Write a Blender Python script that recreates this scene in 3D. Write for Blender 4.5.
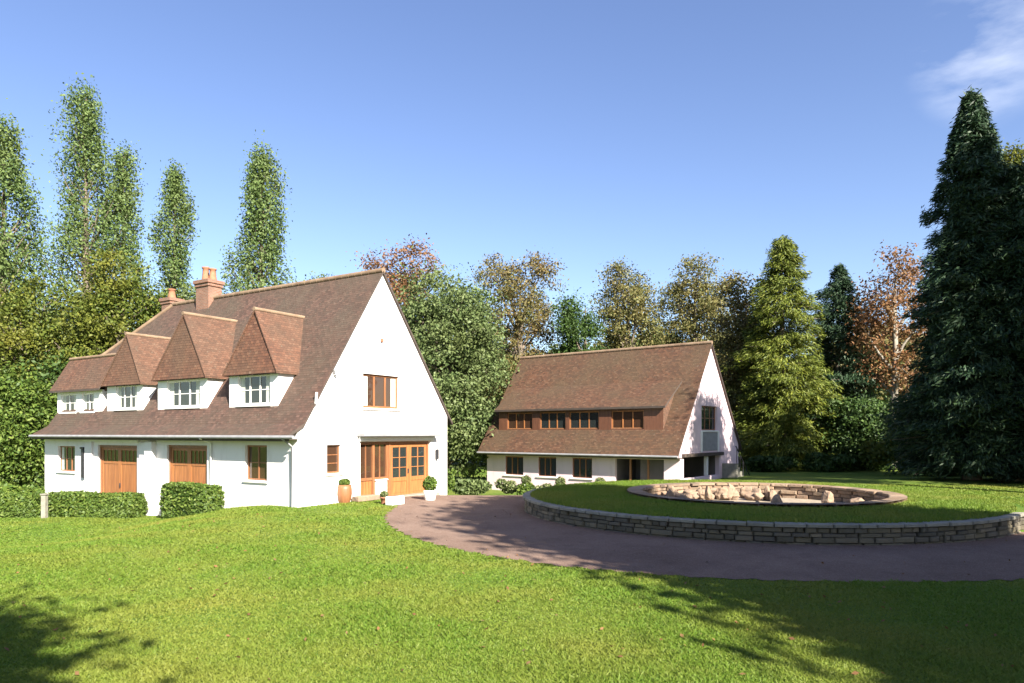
import bpy, math, random
import numpy as np
from mathutils import Vector

for o in list(bpy.data.objects): bpy.data.objects.remove(o)
SC = bpy.context.scene
COL = SC.collection
R = math.radians
F, H, HY = 700.0, 2.7, 433.0

# ------------------------------------------------------------------ camera, sky, sun, exposure
cam = bpy.data.cameras.new("camera"); camo = bpy.data.objects.new("camera", cam); COL.objects.link(camo)
cam.sensor_width = 36; cam.lens = 36 * F / 1024; cam.shift_y = (HY - 341.5) / 1024
cam.clip_start = .1; cam.clip_end = 3000
camo.location = (0, 0, H); camo.rotation_euler = (R(90), 0, 0)
SC.camera = camo

EL = 33.0
SX, SY = .53, -.848
sun_dir = Vector((SX * math.cos(R(EL)), SY * math.cos(R(EL)), math.sin(R(EL)))).normalized()
sl = bpy.data.lights.new("sun", 'SUN'); so = bpy.data.objects.new("sun", sl); COL.objects.link(so)
sl.energy = 5.0; sl.angle = R(.5); sl.color = (1, .925, .80)
so.rotation_euler = sun_dir.to_track_quat('Z', 'Y').to_euler(); so.location = (20, -30, 40)

w = bpy.data.worlds.new("World"); SC.world = w; w.use_nodes = True
nt = w.node_tree; nt.nodes.clear()
out = nt.nodes.new('ShaderNodeOutputWorld'); bg = nt.nodes.new('ShaderNodeBackground')
sky = nt.nodes.new('ShaderNodeTexSky'); sky.sky_type = 'NISHITA'; sky.sun_disc = False
sky.sun_elevation = R(EL); sky.sun_rotation = math.atan2(SX, SY); sky.air_density = 1.0; sky.dust_density = .7; sky.ozone_density = 2.0
bg.inputs['Strength'].default_value = .063
hs = nt.nodes.new('ShaderNodeHueSaturation'); hs.inputs['Saturation'].default_value = 1.06
hs.inputs['Hue'].default_value = .513
nt.links.new(sky.outputs[0], hs.inputs['Color'])
# a wisp of cirrus, placed by direction in the sky
tc = nt.nodes.new('ShaderNodeTexCoord')
mp = nt.nodes.new('ShaderNodeMapping'); mp.inputs['Rotation'].default_value = (0, R(35), 0); mp.inputs['Scale'].default_value = (5, 5, 16)
nz = nt.nodes.new('ShaderNodeTexNoise'); nz.inputs['Scale'].default_value = 1.4; nz.inputs['Detail'].default_value = 7; nz.inputs['Roughness'].default_value = .55
nt.links.new(tc.outputs['Generated'], mp.inputs['Vector']); nt.links.new(mp.outputs[0], nz.inputs['Vector'])
rp = nt.nodes.new('ShaderNodeValToRGB'); rp.color_ramp.elements[0].position = .40; rp.color_ramp.elements[1].position = .72
nt.links.new(nz.outputs['Fac'], rp.inputs['Fac'])
cdir = Vector(((990 - 512) / F, 1, (433 - 48) / F)).normalized()
dp = nt.nodes.new('ShaderNodeVectorMath'); dp.operation = 'DOT_PRODUCT'; dp.inputs[1].default_value = cdir
nt.links.new(tc.outputs['Generated'], dp.inputs[0])
mr = nt.nodes.new('ShaderNodeMapRange'); mr.interpolation_type = 'SMOOTHSTEP'
mr.inputs['From Min'].default_value = math.cos(R(5.0)); mr.inputs['From Max'].default_value = math.cos(R(1.5))
mr.inputs['To Max'].default_value = .38
nt.links.new(dp.outputs['Value'], mr.inputs['Value'])
mu = nt.nodes.new('ShaderNodeMath'); mu.operation = 'MULTIPLY'
nt.links.new(rp.outputs['Color'], mu.inputs[0]); nt.links.new(mr.outputs[0], mu.inputs[1])
mx = nt.nodes.new('ShaderNodeMixRGB'); mx.inputs['Color2'].default_value = (7.5, 7.6, 7.8, 1)
nt.links.new(mu.outputs[0], mx.inputs['Fac']); nt.links.new(hs.outputs[0], mx.inputs['Color1'])
nt.links.new(mx.outputs[0], bg.inputs['Color']); nt.links.new(bg.outputs[0], out.inputs['Surface'])

SC.render.engine = 'CYCLES'
SC.view_settings.view_transform = 'Standard'; SC.view_settings.look = 'None'
SC.view_settings.gamma = 1; SC.view_settings.use_curve_mapping = False
SC.view_settings.exposure = 1.9
SC.cycles.max_bounces = 6; SC.cycles.diffuse_bounces = 3; SC.cycles.use_denoising = True
try: SC.cycles.denoiser = 'OPENIMAGEDENOISE'
except Exception: pass

# ------------------------------------------------------------------ helpers
def smooth(t):
    t = np.clip(t, 0, 1); return t * t * (3 - 2 * t)

def terrain(x, y):
    x = np.asarray(x, float); y = np.asarray(y, float)
    dip2 = -.87 * smooth((y - 29) / 12) * (1 - smooth((x - 5) / 9))
    dip1 = -.85 * smooth((-x - 8.3) / 7) * smooth((y - 14) / 9)
    rp_ = np.hypot(x - 8.8, y - 25.0)
    back = np.where(y > 24.6, smooth((x - 6) / 4) * (1 - .6 * smooth((y - 33) / 8)), 0)
    side = np.where((y >= 19.4) & (y <= 24.6), smooth((x - 11) / 2.5), 0)
    up = .485 * np.maximum(back, side) * (rp_ > 5.3)
    return np.minimum(dip1, dip2) + up + .05 * np.sin(x * .21 + 1) * np.sin(y * .17)* smooth((np.hypot(x - 8.3, y - 24.6) - 13) / 5)

def tz(x, y): return float(terrain(x, y))

def at(px, depth): return ((px - 512) / F * depth, depth)

def tag(o, label=None, cat=None, group=None, kind=None):
    if label: o['label'] = label
    if cat: o['category'] = cat
    if group: o['group'] = group
    if kind: o['kind'] = kind
    return o

def empty(name, loc=(0, 0, 0), rz=0):
    o = bpy.data.objects.new(name, None); COL.objects.link(o)
    o.location = loc; o.rotation_euler = (0, 0, rz); o.empty_display_size = .3
    return o

def link(name, me, parent=None):
    o = bpy.data.objects.new(name, me); COL.objects.link(o)
    if parent is not None: o.parent = parent
    return o

def np_mesh(name, V, Fc, mats, smooth_shade=False):
    """mesh from numpy arrays: V (n,3), Fc (m,k)"""
    me = bpy.data.meshes.new(name)
    V = np.asarray(V, np.float32); Fc = np.asarray(Fc, np.int32)
    m, k = Fc.shape
    me.vertices.add(len(V)); me.vertices.foreach_set('co', V.ravel())
    me.loops.add(m * k); me.loops.foreach_set('vertex_index', Fc.ravel())
    me.polygons.add(m); me.polygons.foreach_set('loop_start', np.arange(0, m * k, k, dtype=np.int32))
    me.polygons.foreach_set('loop_total', np.full(m, k, np.int32))
    if smooth_shade: me.polygons.foreach_set('use_smooth', np.ones(m, bool))
    for x in (mats if isinstance(mats, (list, tuple)) else [mats]): me.materials.append(x)
    me.update(calc_edges=True)
    return me

class MB:
    """collects polygons into ONE mesh object; faces get metric uv on their own plane"""
    def __init__(s): s.v = []; s.f = []; s.m = []; s.mats = []; s.sm = []
    def mi(s, m):
        if m not in s.mats: s.mats.append(m)
        return s.mats.index(m)
    def poly(s, pts, m, sm=False):
        b = len(s.v); s.v += [tuple(p) for p in pts]; s.f.append(tuple(range(b, b + len(pts)))); s.m.append(s.mi(m)); s.sm.append(sm)
    def mesh(s, vs, fs, m, sm=False):
        b = len(s.v); s.v += [tuple(p) for p in vs]; k = s.mi(m)
        for f in fs: s.f.append(tuple(b + i for i in f)); s.m.append(k); s.sm.append(sm)
    def box(s, a, b, m, bev=0.0):
        x0, y0, z0 = [min(a[i], b[i]) for i in range(3)]; x1, y1, z1 = [max(a[i], b[i]) for i in range(3)]
        c = min(bev, (x1 - x0) / 3, (y1 - y0) / 3, (z1 - z0) / 3)
        if c <= 0:
            v = [(x0, y0, z0), (x1, y0, z0), (x1, y1, z0), (x0, y1, z0), (x0, y0, z1), (x1, y0, z1), (x1, y1, z1), (x0, y1, z1)]
            f = [(3, 2, 1, 0), (4, 5, 6, 7), (0, 1, 5, 4), (1, 2, 6, 5), (2, 3, 7, 6), (3, 0, 4, 7)]
            s.mesh(v, f, m); return
        def ring(z, i): return [(x0 + i, y0 + i, z), (x1 - i, y0 + i, z), (x1 - i, y1 - i, z), (x0 + i, y1 - i, z)]
        v = ring(z0, c) + ring(z0 + c, 0) + ring(z1 - c, 0) + ring(z1, c)
        f = [(3, 2, 1, 0), (12, 13, 14, 15)]
        for k in range(3):
            for i in range(4):
                j = (i + 1) % 4; f.append((4 * k + i, 4 * k + j, 4 * k + 4 + j, 4 * k + 4 + i))
        s.mesh(v, f, m)
    def tube(s, pts, rad, m, n=7, caps=True):
        pts = [Vector(p) for p in pts]; vs = []; fs = []
        for i, p in enumerate(pts):
            d = (pts[min(i + 1, len(pts) - 1)] - pts[max(i - 1, 0)])
            d = d.normalized() if d.length > 1e-6 else Vector((0, 0, 1))
            a = d.cross(Vector((0, 0, 1)));
            if a.length < .05: a = d.cross(Vector((1, 0, 0)))
            a.normalize(); b = d.cross(a)
            r = rad[i] if isinstance(rad, (list, tuple)) else rad
            for k in range(n):
                t = 2 * math.pi * k / n; vs.append(p + (a * math.cos(t) + b * math.sin(t)) * r)
        for i in range(len(pts) - 1):
            for k in range(n):
                k2 = (k + 1) % n; fs.append((i * n + k, i * n + k2, i * n + n + k2, i * n + n + k))
        s.mesh(vs, fs, m, True)
        if caps:
            s.poly(vs[:n], m); s.poly(vs[-n:][::-1], m)
    def lathe(s, c, prof, m, n=20):
        vs = []; fs = []
        for (r, z) in prof:
            for k in range(n):
                t = 2 * math.pi * k / n; vs.append((c[0] + r * math.cos(t), c[1] + r * math.sin(t), c[2] + z))
        for i in range(len(prof) - 1):
            for k in range(n):
                k2 = (k + 1) % n; fs.append((i * n + k, i * n + k2, i * n + n + k2, i * n + n + k))
        s.mesh(vs, fs, m, True)
    def slab(s, polys, th, m, edge=None):
        """roof sheet: each polygon with its underside th below and closed free edges"""
        edge = edge or m; cnt = {}
        key = lambda p: tuple(round(c, 3) for c in p)
        for p in polys:
            s.poly(p, m); s.poly([(a, b, c - th) for a, b, c in p][::-1], edge)
            for i in range(len(p)):
                e = frozenset((key(p[i]), key(p[(i + 1) % len(p)]))); cnt.setdefault(e, []).append((p[i], p[(i + 1) % len(p)]))
        for e, l in cnt.items():
            if len(l) == 1:
                a, b = l[0]; s.poly([a, (a[0], a[1], a[2] - th), (b[0], b[1], b[2] - th), b], edge)
    def build(s, name, parent=None):
        me = bpy.data.meshes.new(name); me.from_pydata(s.v, [], s.f)
        for m in s.mats: me.materials.append(m)
        me.polygons.foreach_set('material_index', s.m); me.polygons.foreach_set('use_smooth', s.sm)
        uv = me.uv_layers.new(name='uv')
        co = np.zeros(len(uv.data) * 2, np.float32)
        for p in me.polygons:
            n = p.normal
            t = Vector((0, 0, 1)).cross(n)
            t = t.normalized() if t.length > .1 else Vector((1, 0, 0))
            u = n.cross(t)
            for li in p.loop_indices:
                q = me.vertices[me.loops[li].vertex_index].co
                co[2 * li] = q.dot(t); co[2 * li + 1] = q.dot(u)
        uv.data.foreach_set('uv', co); me.update()
        return link(name, me, parent)

# ------------------------------------------------------------------ materials
def new_mat(name):
    m = bpy.data.materials.new(name); m.use_nodes = True; t = m.node_tree
    b = t.nodes['Principled BSDF']; return m, t, b
def N(t, typ, **kw):
    n = t.nodes.new('ShaderNode' + typ)
    for k, v in kw.items():
        if k in n.inputs: n.inputs[k].default_value = v
        else: setattr(n, k, v)
    return n
def c4(c): return (c[0], c[1], c[2], 1)
def ramp(t, fac, stops):
    r = t.nodes.new('ShaderNodeValToRGB'); cr = r.color_ramp
    while len(cr.elements) > 1: cr.elements.remove(cr.elements[-1])
    cr.elements[0].position = stops[0][0]; cr.elements[0].color = c4(stops[0][1])
    for p, c in stops[1:]:
        e = cr.elements.new(p); e.color = c4(c)
    t.links.new(fac, r.inputs['Fac']); return r.outputs['Color']
def mix(t, fac, a, b, mode='MIX'):
    x = t.nodes.new('ShaderNodeMixRGB'); x.blend_type = mode
    for s, v in ((0, fac), (1, a), (2, b)):
        if hasattr(v, 'links') or hasattr(v, 'is_linked'): t.links.new(v, x.inputs[s])
        else: x.inputs[s].default_value = v if s == 0 else c4(v)
    return x.outputs[0]
def noise(t, scale, detail=4, vec=None, rough=.55):
    n = N(t, 'TexNoise', Scale=scale, Detail=detail, Roughness=rough)
    t.links.new(vec if vec is not None else N(t, 'TexCoord').outputs['Object'], n.inputs['Vector']); return n.outputs['Fac']
def bump(t, b, h, strength=.3, dist=.02):
    n = N(t, 'Bump', Strength=strength, Distance=dist); t.links.new(h, n.inputs['Height']); t.links.new(n.outputs[0], b.inputs['Normal'])

def mat_plain(name, c1, c2, scale=2.0, rough=.7, bs=.2, bscale=30, spec=.3):
    m, t, b = new_mat(name)
    t.links.new(ramp(t, noise(t, scale, 6), [(.3, c1), (.7, c2)]), b.inputs['Base Color'])
    b.inputs['Roughness'].default_value = rough; b.inputs['Specular IOR Level'].default_value = spec
    if bs: bump(t, b, noise(t, bscale, 4), bs)
    return m
def mat_render(name, base, dirt):
    m, t, b = new_mat(name)
    tcn = N(t, 'TexCoord'); mpn = N(t, 'Mapping'); mpn.inputs['Scale'].default_value = (1.4, 1.4, .35); t.links.new(tcn.outputs['Object'], mpn.inputs[0])
    st = noise(t, 1.3, 7, mpn.outputs[0], .65)
    sp = noise(t, 5, 4)
    c = mix(t, ramp(t, st, [(.52, (0, 0, 0)), (.8, (.5, .5, .5))]), base, dirt)
    c = mix(t, ramp(t, sp, [(.6, (0, 0, 0)), (.8, (.25, .25, .25))]), c, dirt)
    t.links.new(c, b.inputs['Base Color']); b.inputs['Roughness'].default_value = .85; b.inputs['Specular IOR Level'].default_value = .2
    bump(t, b, noise(t, 22, 5), .25, .02)
    return m
def mat_tiles(name, cols, moss, dark=(.06, .035, .025), w_=.17, h_=.11):
    m, t, b = new_mat(name)
    uvn = N(t, 'UVMap')
    br = N(t, 'TexBrick', Scale=1.0); br.inputs['Brick Width'].default_value = w_; br.inputs['Row Height'].default_value = h_
    br.inputs['Mortar Size'].default_value = .007; br.inputs['Mortar Smooth'].default_value = .3; br.inputs['Bias'].default_value = 0
    br.inputs['Color1'].default_value = (0, 0, 0, 1); br.inputs['Color2'].default_value = (1, 1, 1, 1); br.inputs['Mortar'].default_value = (.5, .5, .5, 1)
    nzd = N(t, 'TexNoise', Scale=1.7, Detail=3); t.links.new(uvn.outputs[0], nzd.inputs['Vector'])
    va = N(t, 'VectorMath'); va.operation = 'SCALE'; va.inputs['Scale'].default_value = .05; t.links.new(nzd.outputs['Color'], va.inputs[0])
    vb = N(t, 'VectorMath'); vb.operation = 'ADD'; t.links.new(uvn.outputs[0], vb.inputs[0]); t.links.new(va.outputs[0], vb.inputs[1])
    t.links.new(vb.outputs[0], br.inputs['Vector'])
    base = ramp(t, br.outputs['Color'], [(0, cols[0]), (.45, cols[1]), (.8, cols[2]), (1, cols[3])])
    big = noise(t, .45, 6); mid = noise(t, 2.6, 6)
    c = mix(t, ramp(t, big, [(.38, (0, 0, 0)), (.66, (.75, .75, .75))]), base, moss)
    c = mix(t, ramp(t, mid, [(.5, (0, 0, 0)), (.75, (.55, .55, .55))]), c, dark)
    c = mix(t, ramp(t, noise(t, 9, 3), [(.62, (0, 0, 0)), (.72, (.4, .4, .4))]), c, (.17, .15, .11))
    c = mix(t, br.outputs['Fac'], c, dark)
    t.links.new(c, b.inputs['Base Color']); b.inputs['Roughness'].default_value = .85; b.inputs['Specular IOR Level'].default_value = .25
    # courses: saw-tooth height along the slope, so that every course casts a line
    sx = N(t, 'SeparateXYZ'); t.links.new(vb.outputs[0], sx.inputs[0])
    dv = N(t, 'Math'); dv.operation = 'DIVIDE'; dv.inputs[1].default_value = h_; t.links.new(sx.outputs['Y'], dv.inputs[0])
    fr = N(t, 'Math'); fr.operation = 'FRACT'; t.links.new(dv.outputs[0], fr.inputs[0])
    ad = N(t, 'Math'); ad.operation = 'MULTIPLY_ADD'; ad.inputs[1].default_value = .8; t.links.new(br.outputs['Color'], ad.inputs[0])
    iv = N(t, 'Math'); iv.operation = 'SUBTRACT'; iv.inputs[0].default_value = 1; t.links.new(fr.outputs[0], iv.inputs[1]); t.links.new(iv.outputs[0], ad.inputs[2])
    bump(t, b, ad.outputs[0], .55, .03)
    return m
def mat_brick(name, c1, c2, mortar):
    m, t, b = new_mat(name); uvn = N(t, 'UVMap')
    br = N(t, 'TexBrick', Scale=1.0); br.inputs['Brick Width'].default_value = .225; br.inputs['Row Height'].default_value = .075; br.inputs['Mortar Size'].default_value = .008
    br.inputs['Color1'].default_value = c4(c1); br.inputs['Color2'].default_value = c4(c2); br.inputs['Mortar'].default_value = c4(mortar)
    t.links.new(uvn.outputs[0], br.inputs['Vector'])
    c = mix(t, ramp(t, noise(t, 3, 5), [(.45, (0, 0, 0)), (.8, (.6, .6, .6))]), br.outputs['Color'], (.12, .08, .06))
    t.links.new(c, b.inputs['Base Color']); b.inputs['Roughness'].default_value = .9; bump(t, b, br.outputs['Fac'], -.4, .01); return m
def mat_wood(name, c1, c2, rough=.5):
    m, t, b = new_mat(name); tcn = N(t, 'TexCoord'); mpn = N(t, 'Mapping'); mpn.inputs['Scale'].default_value = (14, 14, 1.1)
    t.links.new(tcn.outputs['Object'], mpn.inputs[0]); g = noise(t, 1.2, 6, mpn.outputs[0])
    t.links.new(ramp(t, g, [(.3, c1), (.7, c2)]), b.inputs['Base Color']); b.inputs['Roughness'].default_value = rough; bump(t, b, g, .2, .01); return m
def mat_glass(name, tint=(.02, .025, .025)):
    m, t, b = new_mat(name); b.inputs['Base Color'].default_value = c4(tint); b.inputs['Roughness'].default_value = .04
    b.inputs['Specular IOR Level'].default_value = .9; bump(t, b, noise(t, 1.6, 2), .10, .06); return m
def mat_leaf(name, cols, patch, trans=.22, pscale=.35):
    """leaf colours vary from leaf to leaf and from bough to bough"""
    m, t, b = new_mat(name); g = N(t, 'NewGeometry')
    c = ramp(t, g.outputs['Random Per Island'], [(i / (len(cols) - 1), x) for i, x in enumerate(cols)])
    pn = noise(t, pscale, 3)
    c = mix(t, ramp(t, pn, [(.42, (0, 0, 0)), (.68, (.8, .8, .8))]), c, patch)
    t.links.new(c, b.inputs['Base Color']); b.inputs['Roughness'].default_value = .55; b.inputs['Specular IOR Level'].default_value = .25
    tr = N(t, 'BsdfTranslucent'); t.links.new(c, tr.inputs['Color']); ms = N(t, 'MixShader'); ms.inputs[0].default_value = trans
    t.links.new(b.outputs[0], ms.inputs[1]); t.links.new(tr.outputs[0], ms.inputs[2])
    t.links.new(ms.outputs[0], t.nodes['Material Output'].inputs['Surface']); return m
def mat_stone(name, cols, rough=.9):
    m, t, b = new_mat(name); g = N(t, 'NewGeometry')
    c = ramp(t, g.outputs['Random Per Island'], [(i / (len(cols) - 1), x) for i, x in enumerate(cols)])
    c = mix(t, ramp(t, noise(t, 4.5, 6), [(.4, (0, 0, 0)), (.75, (.6, .6, .6))]), c, (.10, .095, .075))
    t.links.new(c, b.inputs['Base Color']); b.inputs['Roughness'].default_value = rough; bump(t, b, noise(t, 9, 6), .6, .05); return m

def mat_lawn(name):
    m, t, b = new_mat(name)
    big = noise(t, .16, 5); mid = noise(t, .9, 5); fine = noise(t, 14, 5); vf = noise(t, 60, 3)
    c = ramp(t, big, [(.3, (.055, .115, .013)), (.5, (.085, .14, .018)), (.72, (.145, .165, .03))])
    c = mix(t, ramp(t, mid, [(.42, (0, 0, 0)), (.7, (.6, .6, .6))]), c, (.17, .20, .04))
    c = mix(t, ramp(t, fine, [(.35, (.45, .45, .45)), (.6, (0, 0, 0))]), c, (.055, .11, .016))
    c = mix(t, ramp(t, vf, [(.6, (0, 0, 0)), (.75, (.4, .4, .4))]), c, (.24, .24, .08))
    t.links.new(c, b.inputs['Base Color']); b.inputs['Roughness'].default_value = .85; b.inputs['Specular IOR Level'].default_value = .15
    bump(t, b, vf, .5, .04); return m

M = {}
M['lawn'] = mat_lawn('lawn')
M['grass'] = mat_leaf('grass_blades', [(.095, .178, .018), (.12, .20, .022), (.145, .215, .027), (.18, .23, .042)], (.225, .235, .043), .4, .33)
M['drive'] = mat_plain('drive_gravel', (.14, .092, .072), (.215, .15, .122), .9, .95, .5, 60, .1)
def mat_drive():
    m, t, b = new_mat('drive_gravel')
    c = ramp(t, noise(t, .5, 6), [(.3, (.14, .088, .066)), (.5, (.18, .116, .09)), (.7, (.22, .148, .115))])
    c = mix(t, ramp(t, noise(t, 38, 3), [(.45, (0, 0, 0)), (.7, (.6, .6, .6))]), c, (.30, .235, .19))
    c = mix(t, ramp(t, noise(t, 55, 2), [(.5, (0, 0, 0)), (.7, (.6, .6, .6))]), c, (.06, .045, .04))
    c = mix(t, ramp(t, noise(t, 1.9, 7, None, .7), [(.52, (0, 0, 0)), (.72, (.5, .5, .5))]), c, (.09, .065, .052))
    t.links.new(c, b.inputs['Base Color']); b.inputs['Roughness'].default_value = .95; b.inputs['Specular IOR Level'].default_value = .1
    bump(t, b, noise(t, 45, 4), .6, .03); return m
M['drive'] = mat_drive()
M['white'] = mat_render('white_render', (.68, .65, .645), (.42, .385, .36))
M['white2'] = mat_render('pink_white_render', (.66, .525, .555), (.40, .32, .33))
M['paint'] = mat_plain('white_paint', (.78, .77, .74), (.70, .69, .66), 3, .5, 0)
M['grey'] = mat_plain('grey_lead', (.20, .20, .21), (.28, .28, .29), 3, .6, .1)
M['dark'] = mat_plain('dark_iron', (.02, .02, .024), (.04, .04, .045), 5, .5, 0)
M['fascia'] = mat_plain('dark_fascia', (.05, .04, .035), (.08, .06, .05), 3, .7, .1)
M['tile'] = mat_tiles('clay_tiles', [(.056, .036, .029), (.078, .047, .037), (.098, .055, .042), (.115, .070, .054)], (.072, .060, .044))
M['tile_hung'] = mat_tiles('hung_tiles', [(.08, .042, .029), (.11, .053, .034), (.135, .064, .040), (.15, .082, .055)], (.085, .058, .040))
M['tile_front'] = mat_tiles('gablet_tiles', [(.09, .042, .028), (.12, .053, .033), (.145, .065, .039), (.165, .087, .055)], (.095, .060, .039))
M['tile2'] = mat_tiles('old_clay_tiles', [(.052, .028, .018), (.075, .037, .022), (.098, .046, .026), (.115, .065, .040)], (.072, .052, .030))
M['ridge'] = mat_plain('ridge_clay', (.15, .095, .062), (.25, .18, .12), 2, .85, .3)
M['brick'] = mat_brick('chimney_brick', (.17, .072, .043), (.23, .11, .07), (.20, .17, .14))
M['clay'] = mat_plain('terracotta', (.25, .105, .06), (.33, .155, .09), 4, .8, .2)
M['oak'] = mat_wood('oak_doors', (.22, .085, .03), (.36, .145, .048))
M['redwood'] = mat_wood('red_timber', (.085, .036, .022), (.15, .062, .034))
M['oakdark'] = mat_wood('oak_frames', (.17, .07, .03), (.28, .12, .05))
M['glass'] = mat_glass('window_glass')
M['glassw'] = mat_glass('warm_glass', (.05, .026, .016))
M['curtain'] = mat_plain('net_curtain', (.42, .44, .38), (.55, .56, .50), 6, .9, 0)
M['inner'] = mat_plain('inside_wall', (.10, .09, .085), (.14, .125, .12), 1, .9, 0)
M['stone'] = mat_stone('wall_stone', [(.06, .052, .036), (.10, .085, .054), (.15, .125, .08), (.075, .067, .055), (.19, .155, .10)])
M['stonew'] = mat_stone('warm_stone', [(.18, .115, .07), (.25, .17, .108), (.30, .21, .145), (.21, .135, .088), (.14, .10, .07)])
M['coping'] = mat_stone('coping_stone', [(.19, .18, .14), (.25, .235, .19), (.21, .20, .165)])
M['mortar'] = mat_plain('wall_core', (.10, .09, .07), (.15, .13, .10), 4, .95, .3)
M['gravel'] = mat_plain('pit_gravel', (.22, .18, .14), (.34, .28, .21), 5, .95, .6, 40)
M['bark'] = mat_plain('bark', (.10, .08, .06), (.19, .155, .12), 3, .9, .6, 14)
M['barkp'] = mat_plain('pale_bark', (.17, .15, .125), (.28, .25, .21), 3, .9, .4, 14)
LEAF = {}
LEAF['poplar'] = mat_leaf('poplar_leaves', [(.058, .098, .03), (.083, .132, .038), (.112, .165, .048), (.15, .20, .072)], (.112, .15, .045), .25)
LEAF['lime'] = mat_leaf('lime_leaves', [(.045, .075, .014), (.07, .105, .018), (.105, .135, .022), (.155, .165, .03)], (.14, .135, .02), .25)
LEAF['green'] = mat_leaf('green_leaves', [(.055, .09, .03), (.085, .125, .042), (.12, .165, .058), (.165, .205, .085)], (.12, .145, .05), .25)
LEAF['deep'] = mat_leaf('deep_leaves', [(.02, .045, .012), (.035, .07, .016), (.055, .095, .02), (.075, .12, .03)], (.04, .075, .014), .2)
LEAF['brown'] = mat_leaf('autumn_leaves', [(.11, .07, .035), (.16, .11, .045), (.20, .15, .05), (.13, .13, .045)], (.10, .12, .035), .25)
LEAF['copper'] = mat_leaf('copper_leaves', [(.13, .065, .033), (.20, .092, .04), (.23, .125, .05), (.16, .115, .055)], (.17, .09, .042), .25)
LEAF['olive'] = mat_leaf('olive_leaves', [(.07, .085, .03), (.11, .125, .04), (.17, .17, .06), (.20, .16, .06)], (.15, .12, .04), .25)
LEAF['gold'] = mat_leaf('gold_conifer', [(.06, .085, .012), (.095, .125, .017), (.145, .17, .022), (.19, .20, .03)], (.075, .10, .016), .15)
LEAF['fir'] = mat_leaf('fir_needles', [(.014, .032, .016), (.023, .047, .022), (.033, .061, .027), (.048, .082, .034)], (.021, .049, .023), .08)
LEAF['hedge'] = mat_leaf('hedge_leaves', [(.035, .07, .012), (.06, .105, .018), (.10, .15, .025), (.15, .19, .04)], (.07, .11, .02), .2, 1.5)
LEAF['shrub'] = mat_leaf('shrub_leaves', [(.05, .08, .025), (.09, .12, .04), (.14, .17, .06), (.22, .22, .12)], (.10, .12, .04), .2, 1.5)

# ------------------------------------------------------------------ ground, drive, island
def axis(lo, hi, step, far, ratio=1.35):
    a = list(np.arange(lo, hi + 1e-6, step)); s = step; x = hi; r = []
    while x < far: s *= ratio; x += s; r.append(x)
    s = step; x = lo; l = []
    while x > -far: s *= ratio; x -= s; l.append(x)
    return np.array(l[::-1] + a + r)
gx, gy = axis(-34, 40, .5, 900), axis(-4, 60, .5, 900)
XX, YY = np.meshgrid(gx, gy); ZZ = terrain(XX, YY)
nx, ny = len(gx), len(gy); idx = np.arange(nx * ny).reshape(ny, nx)
fc = np.stack([idx[:-1, :-1], idx[:-1, 1:], idx[1:, 1:], idx[1:, :-1]], -1).reshape(-1, 4)
g = link('ground', np_mesh('ground', np.stack([XX, YY, ZZ], -1).reshape(-1, 3), fc, M['lawn'], True)); tag(g, kind='structure')

IC = (8.3, 24.6); IR = 7.85
PC = (8.8, 25.0); PR = 4.2
OUT_T = [-34, -36, -50, -65, -80, -97, -112, -125, -140, -156, -170, -183, -192, -196, -203, -209, -214, -222, -230]
OUT_R = [34, 34, 19, 13.6, 11.7, 12.0, 12.5, 12.75, 12.75, 12.6, 12.55, 12.5, 12.9, 13.6, 14.2, 13.2, 10.9, 9.6, 8.0]
def outer(th):
    a = np.array(OUT_T[::-1], float); r = np.array(OUT_R[::-1], float)
    return np.interp(th, a, r)
def on_drive(x, y):
    d = np.hypot(x - IC[0], y - IC[1]); th = np.degrees(np.arctan2(y - IC[1], x - IC[0]))
    th = np.where(th > -34, th - 360, th)
    return (d < outer(th) + .06 * np.sin(th * 2.1) + .04 * np.sin(th * 5.3)) & (th > -230) & (th < -34)
th = np.linspace(-34, -230, 260); ss = np.linspace(0, 1, 14)
ro = outer(th) + .06 * np.sin(th * 2.1) + .04 * np.sin(th * 5.3)
rr = (IR - .3) + (ro[:, None] - IR + .3) * ss[None]
DX = IC[0] + rr * np.cos(np.radians(th))[:, None]; DY = IC[1] + rr * np.sin(np.radians(th))[:, None]
DZ = terrain(DX, DY) + .014
idx = np.arange(DX.size).reshape(DX.shape)
fc = np.stack([idx[:-1, :-1], idx[:-1, 1:], idx[1:, 1:], idx[1:, :-1]], -1).reshape(-1, 4)[:, ::-1]
d_ = link('driveway', np_mesh('driveway', np.stack([DX, DY, DZ], -1).reshape(-1, 3), fc, M['drive'], True)); tag(d_, kind='structure')

# island lawn: a ring held up by the stone wall, open over the sunken stone circle
a_ = np.linspace(0, 2 * np.pi, 121)[:-1]; V = []
for k in range(9):
    s = k / 8
    X = (1 - s) * (IC[0] + (IR - .1) * np.cos(a_)) + s * (PC[0] + (PR + .15) * np.cos(a_))
    Y = (1 - s) * (IC[1] + (IR - .1) * np.sin(a_)) + s * (PC[1] + (PR + .15) * np.sin(a_))
    V.append(np.stack([X, Y, np.full_like(X, .5 + .03 * math.sin(s * 3))], -1))
V = np.concatenate(V); n_ = 120; fc = []
for k in range(8):
    for i in range(n_): fc.append((k * n_ + i, k * n_ + (i + 1) % n_, (k + 1) * n_ + (i + 1) % n_, (k + 1) * n_ + i))
il = link('island_lawn', np_mesh('island_lawn', V, fc, M['lawn'], True)); tag(il, kind='structure')
mb = MB(); mb.poly([(PC[0] + (PR + .2) * math.cos(t), PC[1] + (PR + .2) * math.sin(t), .06) for t in np.linspace(0, 2 * math.pi, 49)[:-1]], M['gravel'])
pf = mb.build('pit_floor'); tag(pf, kind='structure')

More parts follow.
